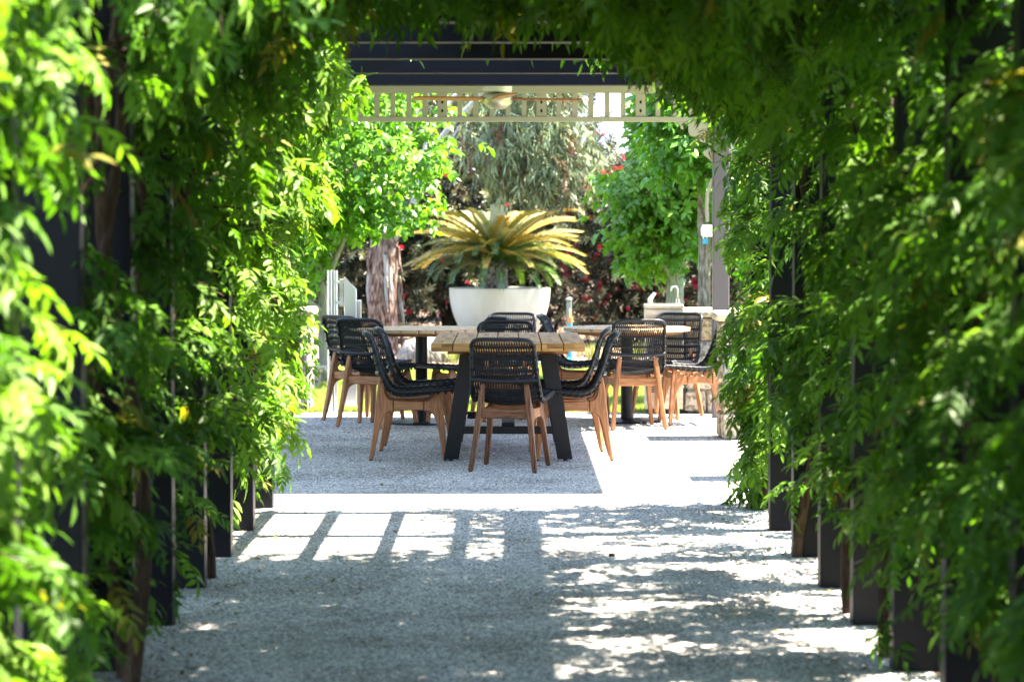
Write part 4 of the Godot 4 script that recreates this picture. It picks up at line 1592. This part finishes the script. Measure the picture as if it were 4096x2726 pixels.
func vines() -> void:
	for q in [[5, 0.22, 0.7, 0.070], [6, 0.25, 1.0, 0.068], [4, 0.18, 0.4, 0.074], [5, 0.23, 1.3, 0.072]]:
		leaf_kinds.append(wisteria_leaf(q[0], q[1], q[2], q[3]).mesh(M.leaf))
	var list := [
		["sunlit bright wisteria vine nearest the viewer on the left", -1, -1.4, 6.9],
		["dark shaded wisteria vine with twisted trunks on the middle left posts", -1, 6.9, 10.0],
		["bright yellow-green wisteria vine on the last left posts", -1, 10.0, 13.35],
		["deep green wisteria vine nearest the viewer on the right", 1, -1.4, 8.0],
		["shaded wisteria vine with forked dark stem on the middle right posts", 1, 8.0, 10.7],
		["light green wisteria vine on the last right posts beside the terrace", 1, 10.7, 13.5],
	]
	for q in list:
		vine(q[0], q[1], q[2], q[3])

func vine(label: String, s: int, d0: float, d1: float) -> void:
	var t := thing("wisteria_vine", label, "vine", Vector3(s * 1.5, 0, -(d0 + d1) / 2))
	var org := t.position
	var stems := MB.new()
	var leaves := []
	var xin: float = INNER_L if s < 0 else INNER_R
	var length := d1 - d0
	var near_left := s < 0 and d1 < 7.0
	# wall shoots
	var want := int(length * 2.35 * (56.0 if s < 0 else 60.0))
	for i in want:
		var d := rnd(d0, d1)
		var h := rnd(0.12, 2.42)
		var depth := rng.randf()          # 0 on the inner face, 1 on the outer
		if rng.randf() > wall_density(s, d, h):
			continue
		var at := Vector3(xin + s * lerpf(0.06, 0.55, depth), h, -d)
		var out := Vector3(-s * rnd(0.1, 1.0), rnd(-0.2, 0.7), rnd(-0.8, 0.8)) if depth < 0.62 else Vector3(s * rnd(0.0, 1.0), rnd(-0.2, 0.7), rnd(-0.9, 0.9))
		var ln := rnd(0.18, 0.42)
		if h < 0.6:
			ln *= 0.75
		if s > 0 and d > 8.0 and depth < 0.62:
			ln *= 0.72
		if near_left:
			ln *= 0.9
		shoot(stems, leaves, at, out, ln, rnd(0.7, 1.7), int(ln * 27.0) + 2, rng.randf())
	# roof shoots on this vine's half of the roof
	want = int(length * 1.36 * (84.0 if s > 0 else 56.0))
	for i in want:
		var d := rnd(d0, d1)
		var x := s * rnd(0.0, 1.5) - 0.02
		if rng.randf() > roof_density(x, d) or (d < 4.7 and rng.randf() < 0.5):
			continue
		var at := Vector3(x, rnd(2.5, 2.8), -d)
		var dn := rng.randf() < 0.3
		var out := Vector3(rnd(-1, 1), -0.3 if dn else rnd(0.0, 0.5), rnd(-1, 1))
		var ln := rnd(0.2, 0.4)
		shoot(stems, leaves, at, out, ln, rnd(0.4, 1.2), int(ln * 27.0) + 2, rng.randf())
	# the mat of shoots lying on the battens over the middle of the walk
	if s > 0:
		for i in int(maxf(minf(d1, 11.25) - maxf(d0, 7.35), 0.0) * 66.0):
			var d := rnd(maxf(d0, 7.35), minf(d1, 11.25))
			shoot(stems, leaves, Vector3(rnd(-0.1, 1.45), rnd(2.58, 2.68), -d), Vector3(rnd(-1, 1), 0.15, rnd(-1, 1)), rnd(0.25, 0.45), 0.3, 11, rng.randf())
	# hanging sprays under the roof where the photograph shows them
	if s > 0 and d0 > 7.9:
		for i in int(length * 28.0):
			var d := rnd(d0, minf(d1, 11.6))
			var x := rnd(0.25, 1.35)
			shoot(stems, leaves, Vector3(x, 2.42, -d), Vector3(rnd(-0.7, 0.4), -0.6, rnd(-0.6, 0.6)), rnd(0.3, 0.55) * smoothstep(0.1, 0.9, x), 1.6, 9, rng.randf())
	if s < 0 and d0 > 6.5:
		for i in int(length * 24.0):
			var d := rnd(d0, minf(d1, 12.6))
			var x := rnd(-1.35, -0.55)
			shoot(stems, leaves, Vector3(x, 2.42, -d), Vector3(rnd(-0.3, 0.8), -0.5, rnd(-0.6, 0.6)), rnd(0.25, 0.5), 1.5, 9, rng.randf())
	# sprays that reach round the last posts towards the terrace
	if d1 > 13.0:
		for i in 70:
			var d := rnd(12.7, 13.35)
			shoot(stems, leaves, Vector3(xin + s * rnd(-0.02, 0.25), rnd(0.3, 2.3), -d), Vector3(-s * rnd(0.2, 1.0), rnd(-0.2, 0.6), rnd(-0.4, 0.8)), rnd(0.18, 0.36), rnd(0.8, 1.7), 9, rng.randf())
	# the low fringe across the middle of the roof near the entrance
	if d0 < 9.0 and d1 > 9.2:
		for i in 45:
			var d := rnd(8.75, 9.3)
			shoot(stems, leaves, Vector3(s * rnd(0.0, 1.2), 2.45, -d), Vector3(rnd(-0.8, 0.8), -0.5, rnd(-0.8, 0.8)), rnd(0.2, 0.42), 1.4, 8, rng.randf())
	if s < 0 and d0 > 9.5:
		for i in 120:
			var d := rnd(9.9, 13.2)
			shoot(stems, leaves, Vector3(xin + 0.05, rnd(0.5, 2.35), -d), Vector3(rnd(0.3, 1.0), rnd(-0.1, 0.6), rnd(-0.6, 0.8)), rnd(0.2, 0.4), rnd(0.8, 1.7), 9, rnd(0.4, 1.0))
	# the leaves: those that show largest are parts of their own, the rest one mass
	# leaf colour lifted on the sunlit left vines, sun brightness put into the tone
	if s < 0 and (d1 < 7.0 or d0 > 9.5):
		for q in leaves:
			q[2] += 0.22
	var own := []
	for k in leaves.size():
		var q: Array = leaves[k]
		if leaf_in_view(q[0]):
			own.append([-q[0].z + 1.4 * (absf(q[0].x) - 0.9), k])
	own.sort_custom(func(a, b): return a[0] < b[0])
	var single := {}
	for i in mini(240, own.size()):
		single[own[i][1]] = true
	var xs := []
	var cs := []
	xs.resize(4)
	cs.resize(4)
	for k in 4:
		xs[k] = []
		cs[k] = []
	for k in leaves.size():
		var q: Array = leaves[k]
		var xf := aim(q[0] - org, q[1], Vector3.UP + rv() * 0.45, rnd(0.68, 1.02))
		var kind := rng.randi() % 4
		var tone: float = clampf(q[2], 0, 1)
		if single.has(k):
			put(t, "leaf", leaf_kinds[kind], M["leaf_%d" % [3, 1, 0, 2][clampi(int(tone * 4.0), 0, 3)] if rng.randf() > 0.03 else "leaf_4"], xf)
		else:
			xs[kind].append(xf)
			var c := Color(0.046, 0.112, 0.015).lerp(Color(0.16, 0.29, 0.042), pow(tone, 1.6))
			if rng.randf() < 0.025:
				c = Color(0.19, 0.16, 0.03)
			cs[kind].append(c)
	for k in 4:
		scatter(t, "foliage", leaf_kinds[k], xs[k], cs[k])
	for k in stems.v.size():
		stems.v[k] -= org
	var st := part(t, "green_shoots", stems, M.bark_vine)
	st.set_meta("kind", "stuff")
	# the stout twisted stems that climb the second shaded post
	if s < 0 and d0 > 6.5 and d0 < 7.5:
		for k in 5:
			var b := MB.new()
			var pts := []
			var rad := []
			var x0 := -1.30 - 0.045 * k
			for i in 22:
				var u := i / 21.0
				pts.append(Vector3(x0 + 0.05 * sin(u * 8.0 + k * 1.9) + (u - 0.6) * 0.07 * (k - 1), u * 2.62, -8.12 + 0.06 * cos(u * 9.0 + k * 2.3)) - org)
				rad.append(lerpf(0.030, 0.018, u) * (1.0 - 0.1 * k))
			b.tube(pts, rad, 8)
			part(t, "trunk", b, M.bark_vine)
	# woody trunks that climb the posts and fork under the roof
	var feet := []
	var d := d0 + 0.55
	while d < d1 - 0.2:
		if d < 4.5:
			d += 0.98
			continue
		feet.append(d)
		d += 0.98
	for f in feet:
		var fd: float = f
		for k in (1 if s > 0 else 2):
			var b := MB.new()
			var pts := []
			var rad := []
			var ph := rnd(0, TAU)
			var n := 18
			var lean := rnd(-0.35, 0.35)
			for i in n + 1:
				var u := float(i) / n
				var y := u * 2.45
				pts.append(Vector3(xin + s * (0.12 + 0.06 * sin(u * 7.0 + ph)) - s * 0.05, y - 0.02, -fd - lean * u + 0.05 * cos(u * 6.0 + ph + k * PI)) - org)
				rad.append(lerpf(0.024, 0.014, u) * (1.0 if k == 0 else 0.7))
			b.tube(pts, rad, 7)
			part(t, "trunk", b, M.bark_vine)
			# branches out under the roof
			for m in (2 if fd > 7.4 else 0):
				b = MB.new()
				var a: Vector3 = pts[12 + rng.randi() % 6]
				var e := a + Vector3(-s * rnd(0.05, 0.4), rnd(0.2, 0.6), rnd(-0.45, 0.45))
				e.y = minf(e.y, 2.55)
				limb(b, a, e, 0.010, 0.004, 0.16, 5)
				part(t, "branch", b, M.bark_vine)

# ------------------------------------------------------------------ things lying on the paving
func litter() -> void:
	var words := ["white fallen petal near the middle of the path", "white fallen petal on the left of the path by the batten shadows", "white fallen petal in the shade left of centre", "white fallen petal right of centre in the shade", "white fallen petal beside the last left post"]
	var at := [Vector3(-0.293, 0.004, -11.17), Vector3(-0.77, 0.004, -10.95), Vector3(-0.656, 0.004, -9.69), Vector3(0.40, 0.004, -10.2), Vector3(-1.04, 0.004, -12.6)]
	for i in 5:
		var b := MB.new()
		b.blade(Vector3(-0.022, 0.003, 0), Vector3(1, 0.12, 0.2), Vector3.UP, 0.045, 0.034, 0.35, 0.2)
		tag(part(self, "fallen_petal", b, M.petal_white, Transform3D(Basis(Vector3.UP, rnd(-0.5, 0.5)), at[i])), words[i], "petal")
	var b2 := blob(0.016, 0.6, 8, 6)
	tag(part(self, "pebble", b2, M.bark_vine, Transform3D(Basis(), Vector3(0.482, 0.006, -11.26))), "small brown pebble on the path right of centre", "pebble")
	var bits := []
	var tints := []
	for i in 260:
		var edge := rng.randf() < 0.75
		var x := (1.0 if rng.randf() < 0.5 else -1.0) * rnd(1.02, 1.36) if edge else rnd(-1.2, 1.25)
		var z := -rnd(7.9, 13.2) if i < 220 else -rnd(13.5, 20.0)
		bits.append(Transform3D(Basis.from_euler(Vector3(rnd(-0.3, 0.3), rnd(0, TAU), rnd(-0.4, 0.4))).scaled(Vector3.ONE * rnd(0.45, 0.95)), Vector3(x, 0.006, z)))
		tints.append(Color(0.20, 0.13, 0.05).lerp(Color(0.11, 0.13, 0.03), rng.randf()) * rnd(0.6, 1.3))
	var lf := MB.new()
	lf.blade(Vector3(-0.025, 0, 0), Vector3(1, 0.1, 0), Vector3.UP, 0.05, 0.02, 0.4, 0.2)
	var g := scatter(self, "leaf_litter", lf.mesh(M.leaf), bits, tints)
	tag(g, "dry fallen leaflets gathered along the edges of the path", "leaf litter")
